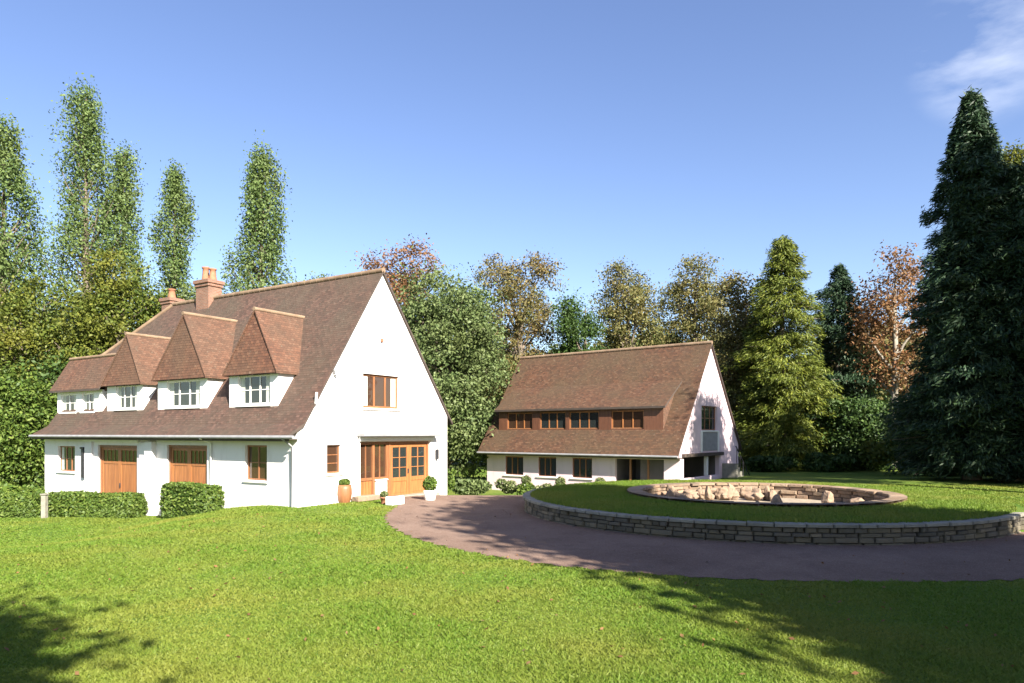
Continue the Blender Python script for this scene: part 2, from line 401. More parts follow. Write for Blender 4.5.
def stone_ring(mb, c, r, zs, ln, depth, m, rng, inward=False, gap=.012, jit=.03, arc=(0, 2 * math.pi)):
    for (z0, z1) in zs:
        t = arc[0] + (rng.uniform(0, .3) if arc[1] - arc[0] > 6.2 else rng.uniform(0, .02))
        end = t + arc[1] - arc[0]
        while t < end - .02:
            dl = rng.uniform(*ln) / r; t2 = min(t + dl, end)
            j = rng.uniform(-jit, jit); g_ = gap / r
            ra, rb = (r + j, r - depth) if not inward else (r - j, r + depth)
            b0 = (z1 - z0) * .16; pts = []
            for rad, zz0, zz1, sh in ((rb, z0, z1, 0), (ra, z0 + .004, z1 - .004, .0), ):
                for tt, zz in ((t + g_, zz0), (t2 - g_, zz0), (t2 - g_, zz1), (t + g_, zz1)):
                    pts.append((c[0] + rad * math.cos(tt), c[1] + rad * math.sin(tt), zz + rng.uniform(-.008, .008)))
            # chamfered face
            q = []
            rf = ra + (.03 if not inward else -.03)
            for tt, zz in ((t + g_ + .03 / r, z0 + b0), (t2 - g_ - .03 / r, z0 + b0), (t2 - g_ - .03 / r, z1 - b0), (t + g_ + .03 / r, z1 - b0)):
                q.append((c[0] + rf * math.cos(tt), c[1] + rf * math.sin(tt), zz))
            v = pts + q
            f = [(4, 5, 9, 8), (5, 6, 10, 9), (6, 7, 11, 10), (7, 4, 8, 11), (8, 9, 10, 11), (0, 1, 5, 4), (1, 2, 6, 5), (2, 3, 7, 6), (3, 0, 4, 7)]
            if inward: f = [x[::-1] for x in f]
            mb.mesh(v, f, m); t = t2

rng = random.Random(4)
root = empty('retaining_wall', (IC[0], IC[1], 0)); tag(root, 'low curved dry stone retaining wall round the island lawn beside the drive', 'stone wall')
ARC = (R(80), R(315))
mb = MB()
ca = np.linspace(ARC[0], ARC[1], 90)
for t0, t1 in zip(ca[:-1], ca[1:]):
    mb.poly([((IR - .12) * math.cos(t), (IR - .12) * math.sin(t), z) for t, z in ((t0, -.3), (t1, -.3), (t1, .46), (t0, .46))], M['mortar'])
EX, EY = IR * math.cos(ARC[1]), IR * math.sin(ARC[1])
mb.box((EX, EY + .03, -.3), (EX + 20, EY + .35, .45), M['mortar']); mb.build('wall_core', root)
def stone_run(mb, zs, ln, d0, d1, m):
    for (z0, z1) in zs:
        x = EX - .02
        while x < EX + 20:
            w_ = rng.uniform(*ln); j = rng.uniform(-.02, .02)
            mb.box((x + .01, EY - d0 + j, z0 + .004), (x + w_ - .01, EY + d1, z1 - .004), m, .02); x += w_
mb = MB(); COURSES = [(-.1, .05), (.05, .19), (.19, .29), (.29, .42)]
stone_ring(mb, (0, 0), IR - .03, COURSES, (.16, .62), .16, M['stone'], rng, arc=ARC, jit=.04); stone_run(mb, COURSES, (.16, .62), 0, .12, M['stone']); mb.build('stonework', root)
mb = MB(); stone_ring(mb, (0, 0), IR + .03, [(.42, .515)], (.4, .75), .34, M['coping'], rng, jit=.025, arc=ARC); stone_run(mb, [(.42, .515)], (.4, .75), .05, .32, M['coping'])
mb.build('coping', root)
root = empty('sunken_ring_wall', (PC[0], PC[1], .06)); tag(root, 'sunken ring of warm tan stones set in the middle of the island lawn', 'stone ring')
mb = MB(); stone_ring(mb, (0, 0), PR, [(-.02, .16), (.16, .31), (.31, .45)], (.3, .7), .3, M['stonew'], rng, True, jit=.05); mb.build('stonework', root)
mb = MB(); stone_ring(mb, (0, 0), PR - .06, [(.45, .56)], (.35, .8), .5, M['stonew'], rng, True, jit=.07); mb.build('coping', root)

def boulder(name, loc, size, m, rng, label, cat, group=None):
    import bmesh
    bm = bmesh.new(); bmesh.ops.create_icosphere(bm, subdivisions=3, radius=1)
    ph = [rng.uniform(0, 6) for _ in range(6)]
    planes = [(Vector((rng.gauss(0, 1), rng.gauss(0, 1), rng.gauss(0, 1))).normalized(), rng.uniform(.55, .85)) for _ in range(9)]
    for v in bm.verts:
        p = v.co.copy()
        for n_, d in planes:
            e = p.dot(n_) - d
            if e > 0: p -= n_ * e * .9
        p *= 1 + .05 * math.sin(5 * p.x + ph[0]) * math.sin(6 * p.y + ph[1]) + .04 * math.sin(11 * p.z + ph[2])
        v.co = Vector((p.x * size[0], p.y * size[1], p.z * size[2]))
    me = bpy.data.meshes.new(name); bm.to_mesh(me); bm.free(); me.materials.append(m)
    o = link(name, me); o.location = loc; o.rotation_euler = (rng.uniform(-.2, .2), rng.uniform(-.2, .2), rng.uniform(0, 6))
    return tag(o, label, cat, group)
rk = random.Random(11)
for i in range(46):
    tall = i % 3 == 0
    a = R(rk.uniform(50, 150)) if i < 36 else R(rk.uniform(0, 360)); r_ = rk.uniform(2.2, 3.75)
    s_ = (rk.uniform(.15, .3), rk.uniform(.14, .26), rk.uniform(.26, .38) if tall else rk.uniform(.14, .24))
    boulder('boulder', (PC[0] + r_ * math.cos(a) - .4, PC[1] + r_ * math.sin(a), .06 + s_[2] * .8), s_, M['stonew'], rk,
            'tall upright tan boulder standing among the rocks of the sunken stone ring' if tall else 'low rounded tan boulder lying in the sunken stone ring on the island', 'boulder',
            'upright rocks in the stone ring' if tall else 'low rocks in the stone ring')

# ------------------------------------------------------------------ building helpers (house-local coordinates)
class Face:
    """a wall plane: 'F' looks along -y (u = x), 'G' looks along +x (u = y), 'B' looks along -x"""
    def __init__(s, kind, base): s.k = kind; s.b = base
    def p(s, u, w_, d=0):
        if s.k == 'F': return (u, s.b - d, w_)
        if s.k == 'G': return (s.b + d, u, w_)
        return (s.b - d, u, w_)
    def box(s, mb, u0, u1, w0, w1, d0, d1, m, bev=0): mb.box(s.p(u0, w0, d0), s.p(u1, w1, d1), m, bev)

def wall_sheet(mb, face, u0, u1, z0, top, holes, m, cuts=(), rev=.2, flip=False):
    """wall with real openings and their reveals; top is a function of u (linear between the cuts)"""
    us = sorted(set([u0, u1] + [c for c in cuts if u0 < c < u1] + [h[0] for h in holes] + [h[1] for h in holes]))
    def quad(a, b, c, d):
        p = [a, b, c, d]; mb.poly(p[::-1] if flip else p, m)
    for a, b in zip(us[:-1], us[1:]):
        mid = (a + b) / 2; hs_ = sorted([h for h in holes if h[0] < mid < h[1]], key=lambda h: h[2]); z = z0
        for h in hs_:
            if h[2] > z: quad(face.p(a, z), face.p(b, z), face.p(b, h[2]), face.p(a, h[2]))
            z = h[3]
        quad(face.p(a, z), face.p(b, z), face.p(b, top(b)), face.p(a, top(a)))
    for (a, b, c, d) in holes:
        for q in ([(a, c), (a, d)], [(a, d), (b, d)], [(b, d), (b, c)], [(b, c), (a, c)]):
            (p0, w0), (p1, w1) = q
            pp = [face.p(p0, w0), face.p(p1, w1), face.p(p1, w1, -rev), face.p(p0, w0, -rev)]
            mb.poly(pp[::-1] if flip else pp, m)

def window(parent, face, u0, u1, w0, w1, lights=2, bars=1, fm='oakdark', gm='glass', rec=.12, sill=True, fw=.065, name='window', curtain=False):
    mb = MB(); d0, d1 = -rec - .06, -rec
    f = M[fm]
    face.box(mb, u0, u0 + fw, w0, w1, d0, d1, f, .008); face.box(mb, u1 - fw, u1, w0, w1, d0, d1, f, .008)
    face.box(mb, u0 + fw, u1 - fw, w1 - fw, w1, d0, d1, f, .008); face.box(mb, u0 + fw, u1 - fw, w0, w0 + fw, d0, d1, f, .008)
    W = (u1 - u0 - 2 * fw)
    for i in range(1, lights):
        c = u0 + fw + W * i / lights; face.box(mb, c - fw * .5, c + fw * .5, w0 + fw, w1 - fw, d0 + .004, d1 - .004, f, .006)
    for i in range(lights):
        a = u0 + fw + W * i / lights + (fw * .5 if i else 0); b = u0 + fw + W * (i + 1) / lights - (fw * .5 if i < lights - 1 else 0)
        for k in range(1, bars + 1):
            z = w0 + fw + (w1 - w0 - 2 * fw) * k / (bars + 1); face.box(mb, a, b, z - .015, z + .015, d0 + .012, d1 - .012, f)
    o = mb.build(name, parent)
    pm = MB(); face.box(pm, u0 + fw * .5, u1 - fw * .5, w0 + fw * .5, w1 - fw * .5, -rec - .045, -rec - .03, M[gm]); pm.build('pane', o)
    if curtain:
        wd = W / lights * .45
        for (a, b) in ((u0 + fw, u0 + fw + wd), (u1 - fw - wd, u1 - fw)):
            cm = MB(); face.box(cm, a, b, w0 + fw, w1 - fw, -rec - .0298, -rec - .028, M['curtain']); cm.build('curtain', o)
    if sill:
        sm = MB(); face.box(sm, u0 - .08, u1 + .08, w0 - .09, w0 - .004, -rec, .07, M['paint'], .012); sm.build('sill', o)
    return o

def ridge_line(mb, a, b, r=.13, m=None):
    a, b = Vector(a), Vector(b); n = max(1, int((b - a).length / .38))
    for i in range(n):
        p = a.lerp(b, i / n); q = a.lerp(b, (i + 1.06) / n)
        mb.tube([p, q], [r * 1.0, r * .93], m or M['ridge'], 8)

# ------------------------------------------------------------------ the near house
h1 = empty('white_house', (-7.74, 25.2, 0), R(-31.9))
tag(h1, 'long white house with tall gable, brown tiled roof and row of dormers', 'house')
L1, W1 = 18.3, 8.9
YR, ZR = 4.45, 9.42
def roof1(y): return 3.05 + (y - .25) * (ZR - 3.05) / (YR - .25) if y < YR else ZR - (y - YR) * (ZR - 3.2) / (9.2 - YR)
FR = Face('F', 0.0); GA = Face('G', 0.0); EN = Face('B', -L1)
# front wall
mb = MB()
holesF = [(-17.0, -15.4, .85, 2.07), (-13.35, -10.18, -.8, 2.15), (-7.95, -5.24, -.8, 2.2), (-2.89, -1.63, .91, 2.24)]
wall_sheet(mb, FR, -L1, 0, -1.4, lambda u: 2.78, holesF, M['white'])
for (a, b) in ((-9.25, -8.72),): FR.box(mb, a, b, -1.4, 2.35, -.01, .22, M['white'], .03)
for (a, b) in ((-14.35, -13.75), (-9.85, -9.35)): FR.box(mb, a, b, -1.4, 2.30, -.01, .10, M['white'], .02)
FR.box(mb, -14.4, -9.9, 2.303, 2.42, -.01, .16, M['paint'], .01)
mb.build('wall', h1)
mb = MB()
gt = lambda u: roof1(u) - .13
holesG = [(3.35, 5.52, 3.72, 5.10), (1.43, 2.15, 1.16, 2.25), (3.2, 7.65, -.5, 2.34)]
wall_sheet(mb, GA, 0, W1, -1.4, lambda u: min(gt(u), 99) if u > .25 else 2.78 + u * .56, holesG, M['white'], cuts=(.25, YR), rev=.3)
mb.build('gable_wall', h1)
mb = MB()
wall_sheet(mb, EN, 0, W1, -1.4, lambda u: min(gt(u), 6.4), [], M['white'], cuts=(.25, 2.55, 6.7), flip=True)
mb.poly([(-L1, W1, -1.4), (0, W1, -1.4), (0, W1, 3.45), (-L1, W1, 3.45)][::-1], M['white'])
mb.build('rear_wall', h1)
# main roof: sprocketed eave, half-hipped far end
x0, x1 = -18.55, .10
rf = MB()
YB = YR + (ZR - 6.5) * (9.2 - YR) / (ZR - 3.2); YFh = .25 + (6.5 - 3.05) / ((ZR - 3.05) / (YR - .25))
rf.slab([
    [(x0, -.5, 2.62), (x1, -.5, 2.62), (x1, .25, 3.05), (x0, .25, 3.05)],
    [(x0, .25, 3.05), (x1, .25, 3.05), (x1, YR, ZR), (-14.5, YR, ZR), (x0, YFh, 6.5)],
    [(x1, 9.2, 3.2), (x0, 9.2, 3.2), (x0, YB, 6.5), (-14.5, YR, ZR), (x1, YR, ZR)],
    [(x0, YB, 6.5), (x0, YFh, 6.5), (-14.5, YR, ZR)]], .12, M['tile'], M['fascia'])
rfo = rf.build('roof', h1)
mb = MB(); ridge_line(mb, (x1, YR, ZR), (-14.5, YR, ZR), .12); ridge_line(mb, (-14.5, YR, ZR), (x0, YFh, 6.5), .1); ridge_line(mb, (-14.5, YR, ZR), (x0, YB, 6.5), .1)
mb.build('ridge_tiles', rfo)
mb = MB(); mb.tube([(.11, .78, 3.78), (.16, .78, 4.2)], .05, M['paint']); mb.build('vent_pipe', rfo)
mb = MB(); mb.tube([(x0, -.56, 2.55), (.45, -.56, 2.55)], .065, M['grey'], 8)
mb.box((x0, -.47, 2.40), (.1, -.44, 2.50), M['fascia']); mb.box((x0, -.47, 2.46), (.1, -.01, 2.485), M['fascia'])
mb.build('gutter', h1)
mb = MB(); mb.tube([(-.12, -.56, 2.5), (-.12, -.12, 2.2), (-.12, -.1, -.4)], .045, M['grey'], 8); mb.build('downpipe', h1)
mb = MB(); mb.tube([(-5.0 + .1, -.56, 2.5), (-4.9, -.08, 2.3), (-4.9, -.08, -.8)], .04, M['paint'], 8); mb.build('downpipe', h1)
window(h1, FR, *holesF[0], lights=3, bars=1, gm='glass', curtain=True)
window(h1, FR, *holesF[3], lights=2, bars=1, gm='glassw')
window(h1, GA, *holesG[0], lights=3, bars=0, gm='glassw', rec=.1, fw=.09, curtain=True)
window(h1, GA, *holesG[1], lights=1, bars=2, gm='glassw', rec=.1)

def plank_door(parent, face, u0, u1, w0, w1, rec, name='garage_door', leaves=2, glazed=True):
    """framed doors: stiles, rails, planked lower panels and small panes above"""
    fm = MB(); fr = .11
    face.box(fm, u0, u0 + fr, w0, w1, -rec - .08, -rec + .03, M['oakdark'], .01); face.box(fm, u1 - fr, u1, w0, w1, -rec - .08, -rec + .03, M['oakdark'], .01)
    face.box(fm, u0 + fr, u1 - fr, w1 - fr, w1, -rec - .08, -rec + .03, M['oakdark'], .01)
    o = fm.build(name, parent); W = (u1 - u0 - 2 * fr) / leaves
    for i in range(leaves):
        a = u0 + fr + W * i + .008; b = u0 + fr + W * (i + 1) - .008; lm = MB(); s = .11; zt = w1 - fr - .01; zm = zt - .62
        for (p, q) in ((a, a + s), (b - s, b)): face.box(lm, p, q, w0, zt, -rec - .06, -rec, M['oak'], .008)
        for (p, q) in ((zt - s, zt), (zm - s, zm), (w0, w0 + .2)): face.box(lm, a + s, b - s, p, q, -rec - .06, -rec - .003, M['oak'], .008)
        nb = 5; ww = (b - a - 2 * s) / nb
        for k in range(nb): face.box(lm, a + s + ww * k + .006, a + s + ww * (k + 1) - .006, w0 + .2, zm - s, -rec - .05, -rec - .022, M['oak'], .006)
        for k in range(1, 4):
            c = a + s + (b - a - 2 * s) * k / 4; face.box(lm, c - .014, c + .014, zm, zt - s, -rec - .05, -rec - .01, M['oak'])
        face.box(lm, a + s, b - s, zm, zt - s, -rec - .045, -rec - .03, M['glassw'] if glazed else M['oak'])
        lm.build('door_leaf', o)
    hm = MB(); c = (u0 + u1) / 2; face.box(hm, c + .05, c + .075, w0 + 1.0, w0 + 1.2, -rec - .01, -rec + .05, M['dark'], .006); hm.build('handle', o)
    return o
plank_door(h1, FR, -13.35, -10.18, -.75, 2.15, .12)
plank_door(h1, FR, -7.95, -5.24, -.75, 2.2, .12)

# garden entrance in the gable: lead canopy, white beam, timber screen and glazed double doors
mb = MB(); GA.box(mb, 3.0, 7.92, 2.56, 2.70, 0.003, .42, M['grey'], .02); mb.build('canopy', h1)
mb = MB(); GA.box(mb, 3.1, 7.8, 2.37, 2.55, 0.003, .10, M['paint'], .01); mb.build('beam', h1)
mb = MB(); o_ = 'oak'
for (a, b) in ((3.2, 3.32), (4.03, 4.15), (4.86, 5.0)): GA.box(mb, a, b, -.1, 2.34, -.26, -.12, M['oakdark'], .01)
for (a, b) in ((3.32, 4.03), (4.15, 4.86)):
    GA.box(mb, a, b, 2.22, 2.34, -.25, -.13, M['oakdark'], .01); GA.box(mb, a, b, .75, .87, -.25, -.13, M['oakdark'], .01)
    for k in range(4):
        wd = (b - a) / 4; GA.box(mb, a + wd * k + .006, a + wd * (k + 1) - .006, -.1, .75, -.22, -.165, M['oak'], .006)
    for k in range(1, 2):
        c = (a + b) / 2; GA.box(mb, c - .02, c + .02, .87, 2.22, -.23, -.16, M['oakdark'])
sc_ = mb.build('timber_screen', h1)
mb = MB(); GA.box(mb, 3.3, 4.88, .85, 2.24, -.215, -.195, M['glassw']); mb.build('pane', sc_)
dd = MB(); GA.box(dd, 5.0, 5.1, -.1, 2.34, -.26, -.1, M['oakdark'], .01); GA.box(dd, 7.55, 7.65, -.1, 2.34, -.26, -.1, M['oakdark'], .01); GA.box(dd, 5.1, 7.55, 2.24, 2.34, -.26, -.1, M['oakdark'], .01)
ddo = dd.build('double_door', h1)
for (a, b, gm) in ((5.11, 6.32, 'glass'), (6.33, 7.54, 'glass')):
    lm = MB(); s = .15
    for (p, q) in ((a, a + s), (b - s, b)): GA.box(lm, p, q, -.08, 2.23, -.2, -.13, M['oak'], .01)
    for (p, q) in ((2.08, 2.23), (.62, .8), (-.08, .12)): GA.box(lm, a + s, b - s, p, q, -.197, -.133, M['oak'], .01)
    GA.box(lm, a + s, b - s, .12, .62, -.185, -.155, M['oak'], .02)
    c = (a + b) / 2; GA.box(lm, c - .025, c + .025, .8, 2.08, -.19, -.14, M['oak'])
    for z in (1.22, 1.65): GA.box(lm, a + s, c - .025, z - .015, z + .015, -.185, -.145, M['oak']); GA.box(lm, c + .025, b - s, z - .015, z + .015, -.185, -.145, M['oak'])
    lo = lm.build('door_leaf', ddo)
    pm = MB(); GA.box(pm, a + s - .01, b - s + .01, .79, 2.09, -.172, -.162, M[gm]); pm.build('pane', ddo)
mb = MB(); GA.box(mb, 6.22, 6.26, .95, 1.15, -.13, -.08, M['dark'], .006); mb.build('handle', ddo)
mb = MB(); GA.box(mb, 3.0, 7.9, -.4, .03, -.3, .35, M['coping'], .03); mb.build('doorstep', h1)
# small fittings on the gable
mb = MB(); GA.box(mb, 1.72, 1.86, 4.95, 5.10, .002, .12, M['grey'], .015); GA.box(mb, 1.75, 1.83, 4.90, 4.95, .04, .16, M['paint'], .01); mb.build('security_lamp', h1)
mb = MB(); GA.box(mb, 4.36, 4.46, 6.46, 6.60, .002, .10, M['clay'], .015); mb.build('alarm_box', h1)
mb = MB(); GA.box(mb, 7.98, 8.10, 1.5, 1.95, .03, .14, M['dark'], .02); mb.tube([GA.p(8.04, 2.0, .0), GA.p(8.04, 2.02, .1), GA.p(8.04, 1.93, .1)], .015, M['dark'], 6); mb.build('wall_lantern', h1)
mb = MB(); FR.box(mb, -14.62, -14.42, .6, 1.95, .003, .12, M['dark'], .02); FR.box(mb, -14.66, -14.38, 1.95, 2.04, .003, .16, M['dark'], .02); mb.build('meter_cupboard', h1)

# dormers: tile-hung gablets
def dormer(xc, wd, zp, wins, ze=5.1, name='dormer'):
    yf = .7; lean = .28; e = .22; a, b = xc - wd / 2, xc + wd / 2
    ym = lambda z: .25 + (z - 3.05) / ((ZR - 3.05) / (YR - .25))
    yr = ym(zp) + .02; ye = ym(ze) + .05
    mb = MB()
    mb.slab([[(b, yf - e, ze - .02), (b, ye, ze - .02), (xc, yr, zp), (xc, yf - e + lean, zp)],
             [(a, ye, ze - .02), (a, yf - e, ze - .02), (xc, yf - e + lean, zp), (xc, yr, zp)]], .1, M['tile_hung'], M['tile_hung'])
    # tile-hung triangle, a little inside the verges and bell-cast at the foot
    hh = ze + .10; k = (hh - ze) / (zp - ze)
    ins = .06
    mb.poly([(a + ins, yf - e + .02, ze - .1), (b - ins, yf - e + .02, ze - .1), (xc, yf - e + .06 + lean, zp - .1)], M['tile_front'])
    mb.poly([(a + .02, yf - e, ze - .12), (b - .02, yf - e, ze - .12), (b - .02, yf + .05, ze - .12), (a + .02, yf + .05, ze - .12)][::-1], M['fascia'])
    o = mb.build(name, h1)
    wm = MB(); wa, wb = a + .16, b - .16; fc_ = Face('F', yf)
    wall_sheet(wm, fc_, wa, wb, 3.3, lambda u: ze - .1, wins, M['paint'])
    for s_, xx in ((1, wb), (-1, wa)):
        p = [(xx, yf, 3.3), (xx, yf, ze - .08), (xx, ye + .1, ze - .08), (xx, yf + .1, 3.4)]
        wm.poly(p[::-1] if s_ > 0 else p, M['white'])
    wm.build('dormer_wall', o)
    for wn in wins: window(o, fc_, *wn, lights=3 if wn[1] - wn[0] > 1.7 else 2, bars=1, fm='paint', rec=.06, sill=True, curtain=True)
    rm = MB(); ridge_line(rm, (xc, yf - e + lean - .02, zp), (xc, yr, zp), .085)
    rm.build('ridge_tiles', o)
    return o
dormer(-3.33, 3.25, 7.6, [(-4.25, -2.32, 3.82, 4.98)])
dormer(-8.0, 3.85, 7.85, [(-9.08, -6.73, 3.82, 4.95)])
dormer(-12.4, 3.3, 7.3, [(-13.13, -11.4, 3.82, 4.9)], ze=5.0)
# the far dormer: a wide one with its ridge along the house
mb = MB(); a, b = -18.85, -14.15
mb.slab([[(a, .45, 4.82), (b, .45, 4.82), (b, 1.35, 6.5), (a + .25, 1.35, 6.5)], [(a + .25, 1.35, 6.5), (b, 1.35, 6.5), (b, 2.75, 6.72), (a + .3, 2.75, 6.55)]], .1, M['tile_hung'], M['fascia'])
mb.poly([(a + .3, .72, 4.7), (a + .3, 1.36, 6.4), (a + .3, 2.75, 6.5), (a + .3, 1.4, 4.7)], M['tile_hung'])
mb.poly([(b - .05, .72, 4.7), (b - .05, 1.36, 6.4), (b - .05, 2.75, 6.5), (b - .05, 1.4, 4.7)][::-1], M['tile_hung'])
o = mb.build('dormer', h1); wm = MB(); fc_ = Face('F', .7); wins = [(-18.2, -16.73, 3.75, 4.65), (-16.16, -15.06, 3.75, 4.65)]
wall_sheet(wm, fc_, -18.55, -14.3, 3.3, lambda u: 4.78, wins, M['paint'])
wm.poly([(-14.3, .7, 3.3), (-14.3, .7, 4.78), (-14.3, 1.6, 4.78), (-14.3, .8, 3.4)][::-1], M['white']); wm.poly([(-18.55, .7, 3.3), (-18.55, .7, 4.78), (-18.55, 1.6, 4.78), (-18.55, .8, 3.4)], M['white'])
wm.build('dormer_wall', o)
for wn in wins: window(o, fc_, *wn, lights=2, bars=1, fm='paint', rec=.06, curtain=True)
rm = MB(); ridge_line(rm, (a + .25, 1.35, 6.5), (b, 1.35, 6.5), .085); rm.build('ridge_tiles', o)

def chimney(parent, x, y, wx, wy, zb, zt, pots, name='chimney'):
    mb = MB(); mb.box((x - wx / 2, y - wy / 2, zb), (x + wx / 2, y + wy / 2, zt - .32), M['brick'])
    mb.box((x - wx / 2 - .05, y - wy / 2 - .05, zt - .318), (x + wx / 2 + .05, y + wy / 2 + .05, zt - .17), M['brick'])
    mb.box((x - wx / 2 - .10, y - wy / 2 - .10, zt - .168), (x + wx / 2 + .10, y + wy / 2 + .10, zt), M['brick'])
    o = mb.build(name, parent)
    for (dx, dy, h, r) in pots:
        pm = MB(); pm.lathe((x + dx, y + dy, zt - .01), [(r * 1.15, 0), (r * 1.1, .1), (r * .9, h * .6), (r * .85, h * .86), (r * 1.08, h * .9), (r * 1.08, h), (r * .8, h), (r * .75, h - .2)], M['clay'], 14); pm.build('chimney_pot', o)
    return o
chimney(h1, -11.55, 4.45, 1.0, .75, 8.2, 10.3, [(-.25, 0, .75, .17), (.25, .05, .62, .17)])
chimney(h1, -16.5, 5.6, .8, .7, 5.5, 10.1, [(.0, 0, .55, .19)])

# ------------------------------------------------------------------ the far house
h2 = empty('cottage', (8.64, 36.0, 0), R(-38))
tag(h2, 'smaller cottage with pinkish walls and mossy red tiled roof beyond the drive', 'house')
L2, W2, YR2, ZR2 = 12.95, 8.3, 3.95, 7.75
def roof2(y): return 1.55 + (y + .5) * (ZR2 - 1.55) / (YR2 + .5) if y < YR2 else ZR2 - (y - YR2) * (ZR2 - 1.75) / (8.6 - YR2)
mb = MB(); F2 = Face('F', 0.); G2 = Face('G', 0.)
hol = [(-11.5, -10.1, .15, 1.28), (-9.0, -7.7, .15, 1.28), (-6.6, -5.27, .15, 1.28), (-3.8, -.9, -.1, 1.3)]
wall_sheet(mb, F2, -L2, 0, -1.8, lambda u: 2.0, hol, M['white2']); mb.build('wall', h2)
for hh in hol[:3]: window(h2, F2, *hh, lights=3, bars=0, fm='oakdark', rec=.08)
# open verandah bay: a real recess
mb = MB(); u0, u1, w0, w1 = hol[3]
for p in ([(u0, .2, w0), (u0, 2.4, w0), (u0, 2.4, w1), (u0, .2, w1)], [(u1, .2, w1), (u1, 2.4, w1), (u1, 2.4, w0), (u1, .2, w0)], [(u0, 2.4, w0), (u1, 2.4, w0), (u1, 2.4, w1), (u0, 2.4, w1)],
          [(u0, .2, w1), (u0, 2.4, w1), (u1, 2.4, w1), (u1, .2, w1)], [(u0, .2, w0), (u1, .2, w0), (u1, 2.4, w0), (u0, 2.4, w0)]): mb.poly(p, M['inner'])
for x in (-2.9, -1.85): mb.box((x - .05, .06, w0), (x + .05, .14, w1), M['oakdark'])
mb.build('verandah', h2)
mb = MB(); gh = [(2.75, 4.95, 2.85, 4.2), (.45, 5.3, -.1, 1.42)]
wall_sheet(mb, G2, 0, W2, -1.8, lambda u: roof2(u) - .12, gh, M['white2'], cuts=(YR2,), rev=.25); mb.build('gable_wall', h2)
window(h2, G2, *gh[0], lights=3, bars=1, fm='oakdark', rec=.12)
mb = MB(); u0, u1, w0, w1 = gh[1]
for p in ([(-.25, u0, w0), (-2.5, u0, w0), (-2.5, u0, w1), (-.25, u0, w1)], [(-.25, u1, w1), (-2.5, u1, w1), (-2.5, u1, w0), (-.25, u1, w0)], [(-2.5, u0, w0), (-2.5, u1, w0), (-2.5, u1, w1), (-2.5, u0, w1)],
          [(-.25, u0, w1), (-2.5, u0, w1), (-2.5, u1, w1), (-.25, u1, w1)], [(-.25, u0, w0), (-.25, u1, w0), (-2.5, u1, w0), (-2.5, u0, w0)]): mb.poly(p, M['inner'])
G2.box(mb, u0, u1, w0 - .05, .32, -.2, -.04, M['white2'], .02); G2.box(mb, 3.55, 3.8, .33, w1 - .01, -.2, -.05, M['paint'], .02); mb.build('loggia', h2)
mb = MB(); G2.box(mb, .2, 5.6, 1.43, 1.62, .004, .16, M['fascia'], .02); mb.build('lintel', h2)
mb = MB()   # grey sheet coloured as a shaded recess, with white posts, under the gable window
G2.box(mb, 2.75, 4.95, 1.72, 2.74, .004, .03, M['grey'], .01)
for u in (2.66, 5.04): G2.box(mb, u - .07, u + .07, 1.64, 2.8, .004, .08, M['paint'], .01)
mb.build('panel', h2)
# outside stair up the gable
mb = MB()
for k in range(7):
    G2.box(mb, 5.7 + k * .3, 6.0 + k * .3, -1.6, .95 - k * .24, .004, .85, M['coping'], .01)
so_ = mb.build('stair', h2)
mb = MB(); mb.tube([G2.p(5.6, 1.95, .85), G2.p(7.9, .12, .85)], .035, M['dark'], 6)
for k in range(5): mb.tube([G2.p(5.75 + .5 * k, 1.83 - .398 * k, .85), G2.p(5.75 + .5 * k, .9 - .4 * k, .85)], .022, M['dark'], 6)
mb.build('handrail', so_)
rf = MB(); a, b = -13.3, .12
rf.slab([[(a, -.5, 1.55), (b, -.5, 1.55), (b, YR2, ZR2), (a + .0, YR2, ZR2)], [(b, 8.6, 1.75), (a, 8.6, 1.75), (a, YR2, ZR2), (b, YR2, ZR2)]], .12, M['tile2'], M['fascia'])
ro2 = rf.build('roof', h2)
mb = MB(); ridge_line(mb, (b, YR2, ZR2), (a, YR2, ZR2), .11); mb.build('ridge_tiles', ro2)
mb = MB(); mb.poly([(-L2, 0, -1.8), (-L2, W2, -1.8), (-L2, W2, 1.9), (-L2, YR2, 7.6), (-L2, 0, 1.9)][::-1], M['white2']); mb.poly([(-L2, W2, -1.8), (0, W2, -1.8), (0, W2, 2.05), (-L2, W2, 2.05)][::-1], M['white2']); mb.build('rear_wall', h2)
mb = MB(); mb.tube([(a, -.55, 1.48), (b, -.55, 1.48)], .06, M['grey'], 8); mb.box((a, -.47, 1.36), (b, -.02, 1.42), M['fascia']); mb.build('gutter', h2)
# long catslide dormer with timber front
ym = lambda z: -.5 + (z - 1.55) / ((ZR2 - 1.55) / (YR2 + .5))
yf = .45; da, db = -12.35, -1.15
mb = MB(); mb.slab([[(da - .2, yf - .22, 4.14), (db + .2, yf - .22, 4.14), (db + .2, ym(5.6), 5.62), (da - .2, ym(5.6), 5.62)]], .12, M['tile2'], M['fascia'])
do = mb.build('dormer', h2)
mb = MB(); f_ = Face('F', yf); wins = [(-11.7, -9.75, 2.92, 3.94), (-9.2, -7.35, 2.92, 3.94), (-7.1, -5.1, 2.92, 3.94), (-4.3, -2.3, 2.92, 3.94)]
wall_sheet(mb, f_, da, db, 2.5, lambda u: 4.08, wins, M['redwood'])
for xx, fl in ((da, False), (db, True)):
    p = [(xx, yf, 2.6), (xx, yf, 4.1), (xx, 1.8, 4.85), (xx, 1.3, 4.0)]; mb.poly(p[::-1] if fl else p, M['tile_hung'])
mb.build('dormer_wall', do)
for i, wn in enumerate(wins): window(do, f_, *wn, lights=3, bars=0, fm='oak', rec=.06, gm='glassw' if i in (0, 3) else 'glass', sill=False)

